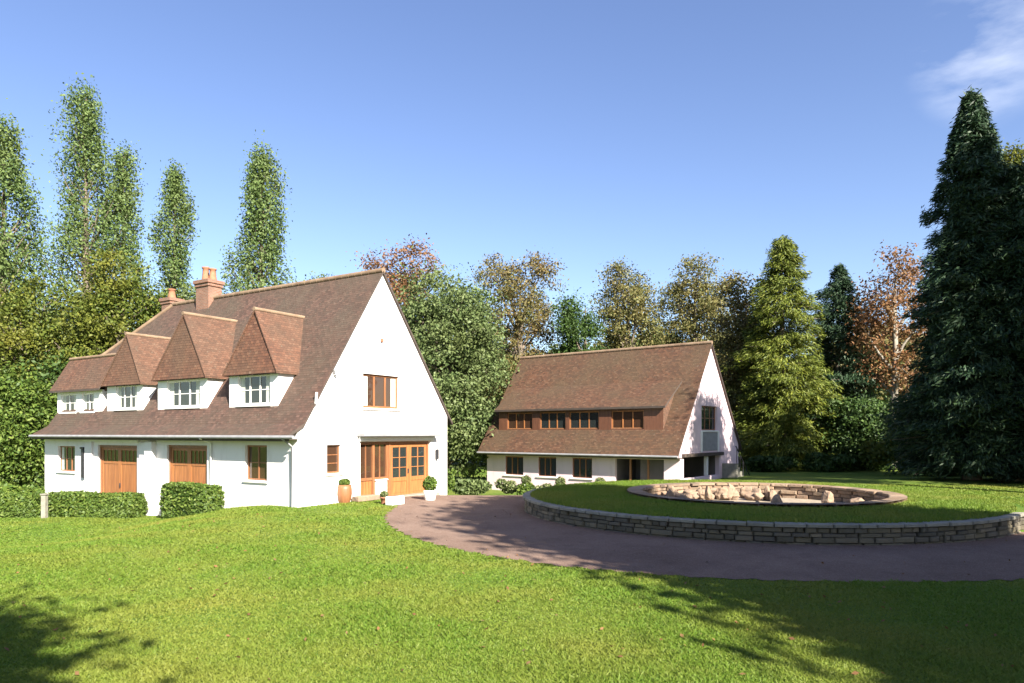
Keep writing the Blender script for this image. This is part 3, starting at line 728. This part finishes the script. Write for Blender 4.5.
# ------------------------------------------------------------------ foliage builders
def unit(n, g):
    v = g.normal(size=(n, 3)); return v / np.linalg.norm(v, axis=1, keepdims=True)

def leaves(P, out_dir, size, g, stretch=1.0, upb=.5, outb=.5, axis_dir=None, wide=.55):
    """one diamond leaf-spray per point"""
    n = len(P); nrm = unit(n, g) + outb * out_dir + np.array([0, 0, upb]); nrm /= np.linalg.norm(nrm, axis=1, keepdims=True) + 1e-9
    t = axis_dir + .4 * unit(n, g) if axis_dir is not None else unit(n, g)
    t -= nrm * np.sum(t * nrm, 1, keepdims=True); t /= np.linalg.norm(t, axis=1, keepdims=True) + 1e-9
    b = np.cross(nrm, t); s = size * g.uniform(.55, 1.35, (n, 1))
    V = np.stack([P - t * s * stretch, P - b * s * wide + nrm * s * .12, P + t * s * stretch, P + b * s * wide + nrm * s * .12], 1).reshape(-1, 3)
    return V, np.arange(4 * n).reshape(n, 4)

def limb(mb, a, b, r0, r1, g, m, sag=.0, n=5):
    a, b = np.array(a, float), np.array(b, float); L = np.linalg.norm(b - a); pts = []; rd = []
    w1 = g.normal(size=3) * L * .05
    for i in range(n):
        s = i / (n - 1); p = a + (b - a) * s + w1 * math.sin(s * math.pi) + np.array([0, 0, sag * L * math.sin(s * math.pi)])
        pts.append(tuple(p)); rd.append(r0 + (r1 - r0) * s)
    mb.tube(pts, rd, m, 6, caps=False)

def finish_tree(name, loc, V, Fc, leafm, tb, label, cat, group=None, pscale=None):
    root = empty(name, loc); tag(root, label, cat, group)
    link('crown', np_mesh('crown', V, Fc, leafm), root); tb.build('trunk', root); return root

def broadleaf(name, x, y, h, w_, seed, leafm, label, base=.25, leaf=.115, dens=1.0, lobes=14, bark='bark', group=None, top=.6, cl=None, depth=None, cat='tree'):
    g = np.random.default_rng(seed); z0 = tz(x, y) - .1; dw = depth or w_
    hb = h * base; cz = (h + hb) / 2; rz = (h - hb) / 2
    tb = MB(); tr = .018 * h + .06; bend = g.normal(size=2) * .02 * h
    tb.tube([(0, 0, -.2), (bend[0] * .3, bend[1] * .3, h * .25), (bend[0], bend[1], h * .55), (bend[0] * 1.2, bend[1] * .8, h * .88)], [tr * 1.25, tr * .85, tr * .55, tr * .12], M[bark], 8)
    LC = []; LR = []
    for i in range(lobes):
        a = i * 2.399 + g.uniform(-.5, .5); f = (i + .5) / lobes; zz = -1 + 2 * f; rad = math.sqrt(max(.04, 1 - (zz * .96) ** 2)) ** (.8)
        k = g.uniform(.45, .72)
        c = np.array([math.cos(a) * rad * w_ * k, math.sin(a) * rad * dw * k, cz + zz * rz * .80 + g.uniform(-.05, .05) * h])
        if c[2] < hb * 1.05: c[2] = hb * 1.05
        LC.append(c); LR.append(np.array([w_ * g.uniform(.30, .46), dw * g.uniform(.30, .46), min(rz * g.uniform(.22, .36), w_ * .5)]))
        limb(tb, (bend[0] * .8, bend[1] * .8, max(hb * .6, c[2] * .72)), c, tr * .4, tr * .1, g, M[bark], .06)
    ncl = cl or int(26 * dens)
    P = []; O = []
    for c, r in zip(LC, LR):
        u = unit(ncl, g); rr_ = g.uniform(.35, 1.05, (ncl, 1)) ** .6
        C = c + u * r * rr_
        # twigs to a few clumps, so that bare wood shows in the gaps
        for q in range(0, ncl, 7): limb(tb, c, C[q], tr * .1, tr * .03, g, M[bark], 0, 3)
        per = max(6, int(78 * dens ** .3)); cr = g.uniform(.32, .70, (ncl, 1, 1)) * (leaf / .115) ** .6
        pts = C[:, None, :] + g.normal(size=(ncl, per, 3)) * cr * np.array([1, 1, .62])
        P.append(pts.reshape(-1, 3)); O.append(np.repeat(u, per, 0))
    P = np.concatenate(P); O = np.concatenate(O)
    P[:, 2] = np.maximum(P[:, 2], .15)
    V, Fc = leaves(P, O, leaf, g)
    return finish_tree(name, (x, y, z0), V, Fc, leafm, tb, label, cat, group)

def poplar(name, x, y, h, w_, seed, leafm, label, base=.12, leaf=.12, n=170, group=None, gaps=.0, shape=.55):
    g = np.random.default_rng(seed); z0 = tz(x, y) - .1; tb = MB(); tr = .011 * h + .04; h -= 1.0; n = int(n * 1.7)
    lean = g.normal(size=2) * .004 * h
    tb.tube([(0, 0, -.2), (lean[0] * .5, lean[1] * .5, h * .5), (lean[0], lean[1], h * .97)], [tr * 1.2, tr * .7, .02], M['bark'], 8)
    P = []; O = []
    ph = g.uniform(0, 6, 4)
    for i in range(n):
        f = base + (1 - base) * ((i + g.uniform(0, 1)) / n); a = g.uniform(0, 2 * math.pi)
        q = (f - base) / (1 - base)
        env = w_ * (min(1, (q + .12) / .3) ** .6) * (max(0, 1 - q ** 2.2) ** shape * (1 - .25 * q))
        env *= 1 + .36 * math.sin(q * 13 + ph[0] + 1.5 * math.sin(a + ph[1])) + .12 * math.sin(3 * a + ph[2])
        r_ = env * g.uniform(.25, 1) ** .6
        c = np.array([lean[0] * f + math.cos(a) * r_, lean[1] * f + math.sin(a) * r_, f * h])
        if gaps and math.sin(q * 23 + ph[3] + 2 * a) > 1 - gaps: continue
        if i % 3 == 0: limb(tb, (lean[0] * f * .9, lean[1] * f * .9, max(.1, f * h - r_ * 1.7)), c, tr * .22, tr * .05, g, M['bark'], -.05, 4)
        m_ = 85; pts = c + g.normal(size=(m_, 3)) * np.array([.34, .34, .60]) * (w_ / 2.4) ** .5
        P.append(pts); O.append(np.repeat([[math.cos(a), math.sin(a), .3]], m_, 0))
    P = np.concatenate(P); O = np.concatenate(O); V, Fc = leaves(P, O, leaf, g, 1.0, .3, .6)
    return finish_tree(name, (x, y, z0), V, Fc, leafm, tb, label, 'tree', group)

def conifer(name, x, y, h, w_, seed, leafm, label, base=.04, leaf=.15, n=300, per=110, shape=.85, group=None, droop=.25, spire=True):
    g = np.random.default_rng(seed); z0 = tz(x, y) - .1; tb = MB(); tr = .016 * h + .06
    tb.tube([(0, 0, -.2), (0, 0, h * .5), (0, 0, h * .98)], [tr * 1.2, tr * .65, .02], M['bark'], 8)
    P = []; O = []; A = []; ph = g.uniform(0, 6, 3)
    for i in range(n):
        q = ((i + g.uniform(0, 1)) / n) ** 1.15; a = g.uniform(0, 2 * math.pi); zb = h * (base + (1 - base) * q * .985)
        L = (w_ * (1 - q) ** shape + .18) * g.uniform(.62, 1.08) * (1 + .13 * math.sin(q * 21 + ph[0] + math.sin(a + ph[1])) + .10 * math.sin(3 * a + ph[2] + q * 9))
        d = np.array([math.cos(a), math.sin(a), 0]); k = max(8, int(per * (.35 + .65 * (1 - q))))
        s = g.uniform(.12, 1, k) ** .75
        sag = -droop * L * s ** 1.6 + .16 * L * s
        side = np.array([-d[1], d[0], 0]); wid = g.normal(size=k) * .20 * L * (1.15 - s) + g.normal(size=k) * .16
        pts = d * (L * s)[:, None] + side * wid[:, None]; pts[:, 2] = zb + sag + g.normal(size=k) * .15
        P.append(pts); O.append(np.repeat([d + [0, 0, .4]], k, 0)); A.append(np.repeat([d + [0, 0, -.35]], k, 0))
        if i % 4 == 0: limb(tb, (0, 0, zb), d * L * .9 + np.array([0, 0, zb - droop * L * .5]), tr * .16, .015, g, M['bark'], 0, 4)
    P = np.concatenate(P); P[:, 2] = np.maximum(P[:, 2], .1)
    V, Fc = leaves(P, np.concatenate(O), leaf, g, 1.5, .45, .5, np.concatenate(A), .3)
    return finish_tree(name, (x, y, z0), V, Fc, leafm, tb, label, 'tree', group)

def bush(name, x, y, w_, d_, h, seed, leafm, label, leaf=.07, n=2200, box=False, rz=0, cat='shrub', group=None, z=None):
    """hedge (clipped box) or loose shrub: a twiggy core under a skin of leaves, one mesh"""
    g = np.random.default_rng(seed); z0 = (tz(x, y) if z is None else z) - .03
    if box:
        f = g.integers(0, 10, n); u = g.uniform(-1, 1, (n, 3)); P = u.copy()
        P[f < 3, 1] = -1; P[(f >= 3) & (f < 5), 1] = 1; P[f == 5, 0] = -1; P[f == 6, 0] = 1; P[f >= 7, 2] = 1
        O = P * (np.abs(P) > .999); rnd = 1 - .10 * np.clip(np.abs(P[:, [0]]) + np.abs(P[:, [1]]) + np.abs(P[:, [2]]) - 2.2, 0, 1)
        P = P * rnd
        P = P * np.array([w_ / 2, d_ / 2, h / 2]) + [0, 0, h / 2] + g.normal(size=(n, 3)) * .022
        P[:, 2] += .03 * np.sin(P[:, 0] * 2.3 + seed)
    else:
        k = 9; C = np.stack([g.uniform(-.6, .6, k) * w_ / 2, g.uniform(-.6, .6, k) * d_ / 2, g.uniform(.3, .72, k) * h], 1)
        q = g.integers(0, k, n); O = unit(n, g); P = C[q] + O * np.array([w_ * .24, d_ * .26, h * .28]) * g.uniform(.4, 1.1, (n, 1)) ** .5
        P[:, 2] = np.maximum(P[:, 2], .02)
    V, Fc = leaves(P, O, leaf, g, 1.0, .4, .6)
    # core
    if box:
        s = .93; c = np.array([(sx * w_ / 2 * s, sy * d_ / 2 * s, zz) for zz in (0, h * .94) for sx, sy in ((-1, -1), (1, -1), (1, 1), (-1, 1))])
        cf = np.array([(0, 1, 5, 4), (1, 2, 6, 5), (2, 3, 7, 6), (3, 0, 4, 7), (4, 5, 6, 7)]) + len(V)
        V = np.concatenate([V, c]); Fc = np.concatenate([Fc, cf])
    o = link(name, np_mesh(name, V, Fc, leafm)); o.location = (x, y, z0); o.rotation_euler = (0, 0, rz)
    return tag(o, label, cat, group)

# height of a thing whose top shows at pixel row ty when it stands at depth d
def ht(ty, d, x, y): return H + (HY - ty) * d / F - tz(x, y)

def T(kind, name, px, ty, d, hw, seed, leafkey, label, **kw):
    x, y = at(px, d); fn = dict(b=broadleaf, p=poplar, c=conifer)[kind]
    return fn(name, x, y, ht(ty, d, x, y), hw * d / F, seed, LEAF[leafkey], label, **kw)

# ---- poplars behind the near house
T('p', 'poplar_tree', 2, 116, 52, 44, 21, 'poplar', 'broad poplar cut by the photo edge, left of the tall pair', gaps=.2, n=260, shape=.4)
T('p', 'poplar_tree', 88, 84, 60, 40, 22, 'poplar', 'tallest poplar with gappy crown, left of the twin pair', gaps=.22, n=290, shape=.42)
T('p', 'poplar_tree', 123, 142, 62, 30, 23, 'poplar', 'shorter right hand poplar of the touching pair', gaps=.2, n=200, shape=.4)
T('p', 'poplar_tree', 173, 160, 64, 23, 24, 'poplar', 'slim narrow poplar just left of the brick chimney', gaps=.1, n=190, shape=.38)
T('p', 'poplar_tree', 261, 143, 58, 35, 25, 'poplar', 'dense full poplar standing alone right of the chimney', gaps=.05, n=240, shape=.5)
# ---- bushy trees on the near house's far side
T('b', 'lime_tree', 22, 282, 46, 62, 31, 'lime', 'bushy yellow green tree at the left edge below the broad poplar', base=.12, lobes=18)
T('b', 'lime_tree', 78, 288, 49, 42, 32, 'green', 'mid green bushy tree below the tallest poplar', base=.15, lobes=14)
T('b', 'lime_tree', 122, 262, 47, 46, 33, 'lime', 'rounded yellow green tree behind the far dormers', base=.2, lobes=16)
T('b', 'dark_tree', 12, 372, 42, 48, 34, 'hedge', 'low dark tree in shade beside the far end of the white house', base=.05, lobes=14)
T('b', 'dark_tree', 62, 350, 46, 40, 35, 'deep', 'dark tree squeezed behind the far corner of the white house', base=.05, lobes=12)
T('b', 'dark_tree', 200, 278, 56, 34, 36, 'green', 'green tree between the two chimneys and the lone poplar', base=.2, lobes=12)
T('b', 'lime_tree', 318, 268, 56, 26, 37, 'green', 'small green crown just showing over the white house ridge', base=.2, lobes=12)
# ---- trees behind and between the houses
T('b', 'beech_tree', 402, 257, 60, 48, 41, 'copper', 'reddish brown tree peeping over the gable peak', base=.3, lobes=14)
T('b', 'maple_tree', 446, 279, 47, 66, 42, 'green', 'large leafy bright green tree filling the gap between the houses', base=.08, lobes=26, dens=1.2)
T('b', 'beech_tree', 519, 254, 64, 47, 43, 'brown', 'olive brown autumn tree behind the large green tree', base=.25, lobes=15)
T('b', 'dark_tree', 579, 284, 62, 24, 44, 'deep', 'narrow dark green tree above the cottage roof', base=.2, lobes=10)
T('b', 'ash_tree', 630, 263, 66, 34, 45, 'olive', 'olive tree with thin crown over the middle of the cottage ridge', base=.3, lobes=13, dens=1.1)
T('b', 'ash_tree', 698, 264, 66, 44, 46, 'olive', 'wide thin crowned tree with grey limbs over the cottage gable', base=.28, lobes=16, dens=1.05)
T('b', 'beech_tree', 748, 282, 54, 34, 47, 'brown', 'brown tree between the cottage gable and the golden conifer', base=.15, lobes=13)
# ---- conifers on the right
T('c', 'golden_conifer', 782, 236, 50, 58, 51, 'gold', 'yellow green conifer beside the cottage gable', n=500, per=270, shape=.5, leaf=.10)
T('c', 'fir_tree', 838, 264, 53, 60, 52, 'fir', 'slim dark conifer behind the golden one', n=440, per=220, shape=.6, leaf=.11)
T('b', 'oak_tree', 893, 248, 50, 42, 53, 'copper', 'sparse tree with orange brown leaves and pale trunk left of the dark conifer', base=.3, lobes=11, dens=.6, bark='barkp')
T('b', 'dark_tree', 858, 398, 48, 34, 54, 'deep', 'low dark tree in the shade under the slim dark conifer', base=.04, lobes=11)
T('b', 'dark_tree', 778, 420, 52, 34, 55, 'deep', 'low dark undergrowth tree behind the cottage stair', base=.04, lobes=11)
T('c', 'dark_conifer', 972, 90, 33, 72, 56, 'fir', 'very tall dark conifer towering over the lawn on the right', n=760, per=330, shape=.62, leaf=.105)
T('c', 'dark_conifer', 1018, 165, 32, 66, 57, 'fir', 'second dark conifer cut by the right photo edge', n=640, per=300, shape=.55, leaf=.105)
T('b', 'lime_tree', 1024, 134, 50, 34, 58, 'lime', 'yellow crown showing past the dark conifers at the right edge', base=.35, lobes=14)
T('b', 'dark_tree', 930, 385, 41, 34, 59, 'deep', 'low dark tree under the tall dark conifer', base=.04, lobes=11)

# ---- far wood closing the view
for i, (px, d, ty) in enumerate([(-60, 80, 345), (40, 84, 350), (140, 82, 345), (240, 86, 350), (345, 84, 340), (430, 82, 345), (490, 80, 350), (545, 86, 330), (610, 84, 335), (665, 82, 338), (720, 88, 330), (870, 78, 360), (905, 84, 340), (1000, 80, 340), (1080, 78, 340)]):
    if i < 3:
        o = T('b', 'wood_tree', px, ty, d, 62, 70 + i, ['deep', 'green', 'olive'][i], 'distant tree of the wood closing the view behind the houses', base=.05, lobes=14, leaf=.36, dens=.8, group='trees of the far wood')
        protos = [o] if i == 0 else protos + [o]
    else:
        p = protos[i % 3]; o = p.copy(); COL.objects.link(o); x, y = at(px, d); o.location = (x, y, tz(x, y) - .1); o.rotation_euler = (0, 0, i * 1.7)
        for ch in p.children:
            c = ch.copy(); c.parent = o; COL.objects.link(c)

# ---- trees beside and behind the viewer that throw the shade on lawn and drive
def S(p, q): return (SX * p - SY * q, SY * p + SX * q)
x, y = S(8.8, 14.9); broadleaf('chestnut_tree', x, y, 20.5, 5.1, 81, LEAF['deep'], 'broad tree outside the view whose shade crosses the drive', base=.06, lobes=64, dens=1.7, leaf=.24)
x, y = S(8.0, -3.0); broadleaf('chestnut_tree', x, y, 13.4, 2.3, 82, LEAF['green'], 'smaller tree behind the viewer shading the near left lawn', base=.35, lobes=28, dens=1.7, leaf=.17)
for (p, q, h, r_, sd) in ((-5.0, 35.0, 23, 3.8, 83), (-7.0, 38.5, 22, 3.6, 84), (0.5, 41.0, 24, 4.2, 85)):  # unseen conifers added to keep the dark pair at the right in shade
    x, y = S(p, q); conifer('dark_conifer', x, y, h, r_, sd, LEAF['fir'], ['tall dark conifer just outside the right edge, the front one', 'tall dark conifer just outside the right edge, the left one', 'tall dark conifer just outside the right edge, the far one'][sd - 83], n=300, per=60, shape=.45, leaf=.25)

for i, (p, q, h, r_) in enumerate([(19, 12, 17, 5.5), (17, 20.5, 11, 4.0)]):  # unseen trees added to cut sky light and deepen the shade
    x, y = S(p, q); broadleaf('chestnut_tree', x, y, h, r_, 90 + i, LEAF['green'], ['tree outside the view behind the broad shading one', 'tree outside the view at the right of the broad shading one'][i], base=.08, lobes=22, dens=1.1, leaf=.3)
x, y = S(-8.0, 30.0); broadleaf('ash_tree', x, y, 17.3, 2.4, 86, LEAF['olive'], 'slim tree outside the view whose shade falls on the cottage gable', base=.4, lobes=14, dens=1.0, bark='barkp')

# ------------------------------------------------------------------ hedges, shrubs, pots by the houses
def h1pt(x, y):
    a = R(-31.9); return (-7.74 + x * math.cos(a) - y * math.sin(a), 25.2 + x * math.sin(a) + y * math.cos(a))
x, y = h1pt(-5.3, -.62); bush('hedge', x, y, 2.9, .8, 1.42, 91, LEAF['hedge'], 'clipped box hedge in front of the nearer timber doors', n=5200, box=True, rz=R(-31.9), cat='hedge', z=tz(x, y) - .22)
x, y = at(94, 29.6); bush('hedge', x, y, 4.4, .9, .98, 92, LEAF['hedge'], 'long low clipped hedge in front of the farther timber doors', n=6500, box=True, rz=R(-12), cat='hedge')
x, y = at(14, 29.8); bush('hedge', x, y, 2.6, .9, .98, 93, LEAF['hedge'], 'low clipped hedge at the left edge of the lawn', n=4000, box=True, rz=R(-8), cat='hedge')
x, y = at(15, 35); bush('shrub', x, y, 4, 1.4, 1.1, 94, LEAF['hedge'], 'loose green shrub behind the left edge hedge', leaf=.12, n=2600)
x, y = at(44.5, 29.2); mb = MB(); mb.box((-.09, -.09, -.2), (.09, .09, .95), M['coping'], .02); mb.box((-.12, -.12, .95), (.12, .12, 1.02), M['coping'], .02)
o = mb.build('gate_post'); o.location = (x, y, tz(x, y)); tag(o, 'short pale stone post between the two low hedges', 'post')
x, y = at(470, 37); bush('shrub', x, y, 2.4, 1.2, 1.0, 95, LEAF['green'], 'round green shrub between the white house and the cottage', leaf=.1, n=2600)
x, y = at(444, 33.5); bush('shrub', x, y, 1.0, .9, 1.3, 96, LEAF['hedge'], 'upright green shrub beside the glazed doors', leaf=.09, n=2000)
for i, (px, d, w_, h, lf, lb) in enumerate([(506, 38.5, 1.2, .95, 'shrub', 'grey green shrub nearest the cottage corner post'), (524, 38, 1.2, .8, 'hedge', 'dark green shrub, second from the cottage left corner'),
        (543, 37.4, 1.1, .75, 'shrub', 'pale green shrub in front of the middle cottage window'), (560, 36.8, .9, .7, 'hedge', 'small dark shrub where the border meets the island wall'), (580, 36.5, 1.1, .6, 'shrub', 'low pale shrub under the last cottage window')]):
    x, y = at(px, d); bush('shrub', x, y, w_, .9, h, 100 + i, LEAF[lf], lb, leaf=.08, n=1500)
for i, (px, d, w_, h, lf, lb) in enumerate([(885, 45, 3.0, 2.6, 'lime', 'bright yellow green bush at the foot of the orange brown tree'), (915, 43, 2.4, 1.2, 'lime', 'low yellowish bush left of the conifer trunk'),
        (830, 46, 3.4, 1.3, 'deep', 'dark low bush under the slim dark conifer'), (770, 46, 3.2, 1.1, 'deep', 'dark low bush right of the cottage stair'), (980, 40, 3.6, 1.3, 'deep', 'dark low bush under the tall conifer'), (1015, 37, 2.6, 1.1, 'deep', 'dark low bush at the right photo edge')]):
    x, y = at(px, d); bush('bush', x, y, w_, 2, h, 110 + i, LEAF[lf], lb, leaf=.16, n=2200)

def pot(name, loc, prof, m, label, cat, plant=None, seed=1):
    r = empty(name, loc); tag(r, label, cat)
    mb = MB(); mb.lathe((0, 0, 0), prof, M[m], 20); mb.lathe((0, 0, prof[-1][1] - .05), [(prof[-1][0] * .95, 0), (.001, .02)], M['mortar'], 20); mb.build('tub', r)
    if plant:
        g = np.random.default_rng(seed); n = 900; O = unit(n, g); P = O * np.array([plant[0], plant[0], plant[1]]) * g.uniform(.3, 1, (n, 1)) ** .5; P[:, 2] += prof[-1][1] + plant[1] * .8
        V, Fc = leaves(P, O, .055, g); link('plant', np_mesh('plant', V, Fc, LEAF[plant[2]]), r)
    return r
def gp(px, py, z=None):
    D = H * F / (py - HY); x = (px - 512) / F * D; return (x, D, tz(x, D))
l = gp(344.5, 503); pot('barrel_planter', l, [(.20, 0), (.26, .15), (.29, .35), (.28, .55), (.25, .70), (.22, .70)], 'oakdark', 'brown wooden barrel planter left of the glazed doors', 'planter', (.22, .12, 'hedge'), 3)
l = gp(440, 499); pot('white_planter', (l[0] - .35, l[1] - .5, l[2]), [(.20, 0), (.24, .2), (.27, .40), (.23, .40)], 'paint', 'round white planter at the right end of the doorstep', 'planter', (.3, .32, 'hedge'), 4)
l = gp(395, 505); mb = MB(); mb.box((-.34, -.16, 0), (.34, .16, .34), M['paint'], .03); mb.box((-.30, -.12, .30), (.30, .12, .345), M['mortar'])
o = mb.build('white_trough'); o.location = l; o.rotation_euler = (0, 0, R(58)); tag(o, 'small white trough on the drive in front of the glazed doors', 'trough')
l = gp(366, 501); mb = MB(); mb.box((-.6, -.17, 0), (.6, .17, .22), M['stonew'], .03); o = mb.build('stone_trough'); o.location = l; o.rotation_euler = (0, 0, R(58)); tag(o, 'low yellowish stone trough by the timber screen', 'trough')
l = gp(374, 498.5); r = empty('white_cabinet', (l[0] + .1, l[1] + .35, l[2]), R(58)); tag(r, 'white garden cabinet standing against the timber screen', 'cabinet')
mb = MB(); mb.box((-.32, -.2, .06), (.32, .2, .72), M['paint'], .02); mb.box((-.36, -.24, .72), (.36, .24, .78), M['paint'], .015); mb.build('carcass', r)
for s in (-1, 1):
    mb = MB(); mb.box((s * .16 - .145, -.222, .1), (s * .16 + .145, -.202, .68), M['paint'], .008); mb.build('cabinet_door', r)
l = gp(384, 504); pot('flower_pot', l, [(.10, 0), (.14, .22), (.16, .22), (.16, .27), (.13, .27)], 'clay', 'small terracotta flower pot beside the white trough', 'flower pot', (.14, .12, 'shrub'), 6)
for i, (u, m, lb) in enumerate([(-9.55, 'paint', 'white pot with a plant between the first two cottage windows'), (-7.1, 'clay', 'terracotta pot with a plant right of the middle cottage window'), (-4.5, 'paint', 'white pot with a plant left of the dark verandah')]):
    a = R(-38); lx_, ly_ = u, -.45; x, y = 8.64 + lx_ * math.cos(a) - ly_ * math.sin(a), 36 + lx_ * math.sin(a) + ly_ * math.cos(a)
    pot('flower_pot', (x, y, tz(x, y)), [(.17, 0), (.22, .3), (.26, .5), (.23, .5)], m, lb, 'flower pot', (.3, .3, 'shrub'), 20 + i)

# ------------------------------------------------------------------ grass blades on the nearer lawn
g = np.random.default_rng(5); n = 900000
D = 7.0 * (30 / 7.0) ** g.uniform(0, 1, n); X = g.uniform(-1.25, 1.25, n) * D
D += g.normal(size=n) * .02
ok = ~on_drive(X, D) & (np.hypot(X - IC[0], D - IC[1]) > IR + .05)
a = R(-31.9); lx = (X + 7.74) * math.cos(a) + (D - 25.2) * math.sin(a); ly = -(X + 7.74) * math.sin(a) + (D - 25.2) * math.cos(a)
ok &= ~((lx < .05) & (ly > -.05))
X, D = X[ok], D[ok]; n = len(X)
Z = terrain(X, D); hgt = g.uniform(.015, .042, n) * (1 + .35 * np.sin(X * 1.3 + np.sin(D * .8)) * np.sin(D * 1.1)); wd = .004 + .0011 * D * g.uniform(.6, 1.2, n)
ang = g.uniform(0, 2 * np.pi, n); ln = g.uniform(.4, 2.2, n) * hgt; la = g.uniform(0, 2 * np.pi, n)
b0 = np.stack([X - np.cos(ang) * wd, D - np.sin(ang) * wd, Z - .005], 1); b1 = np.stack([X + np.cos(ang) * wd, D + np.sin(ang) * wd, Z - .005], 1)
tp = np.stack([X + np.cos(la) * ln, D + np.sin(la) * ln, Z + hgt], 1)
V = np.stack([b0, b1, tp], 1).reshape(-1, 3)
def turf(n):   # the same blades on the raised island lawn
    a, r_ = g.uniform(0, 2 * np.pi, n), (IR - .2) * np.sqrt(g.uniform(0, 1, n)); X, Y = IC[0] + r_ * np.cos(a), IC[1] + r_ * np.sin(a)
    k = np.hypot(X - PC[0], Y - PC[1]) > PR + .45; X, Y = X[k], Y[k]; m = len(X); hg = g.uniform(.025, .07, m); t = g.uniform(0, 2 * np.pi, m); w_ = g.uniform(.014, .026, m)
    dx, dy = np.cos(t) * w_, np.sin(t) * w_; l = g.uniform(.3, 1.4, m) * hg; u = g.uniform(0, 2 * np.pi, m); z = np.full(m, .50)
    return np.stack([np.stack([X - dx, Y - dy, z], 1), np.stack([X + dx, Y + dy, z], 1), np.stack([X + np.cos(u) * l, Y + np.sin(u) * l, z + .03 + hg], 1)], 1).reshape(-1, 3)
V = np.concatenate([V, turf(150000)]); n = len(V) // 3
o = link('grass', np_mesh('grass', V, np.arange(3 * n).reshape(n, 3), M['grass'])); tag(o, 'short mown grass of the front lawn and island', 'grass', kind='stuff')

# a scatter of fallen autumn leaves
g = np.random.default_rng(9); n = 520; D = g.uniform(7.5, 26, n); X = g.uniform(-.75, .75, n) * D
ok = np.hypot(X - IC[0], D - IC[1]) > IR + .2
a = R(-31.9); lx = (X + 7.74) * math.cos(a) + (D - 25.2) * math.sin(a); ly = -(X + 7.74) * math.sin(a) + (D - 25.2) * math.cos(a)
ok &= ~((lx < .3) & (ly > -.3)); X, D = X[ok], D[ok]
P = np.stack([X, D, terrain(X, D) + .035], 1); V, Fc = leaves(P, np.zeros_like(P), .035, g, 1.0, 1.4, 0)
o = link('fallen_leaves', np_mesh('fallen_leaves', V, Fc, LEAF['copper'])); tag(o, 'scattered fallen autumn leaves on lawn and drive', 'leaves', kind='stuff')
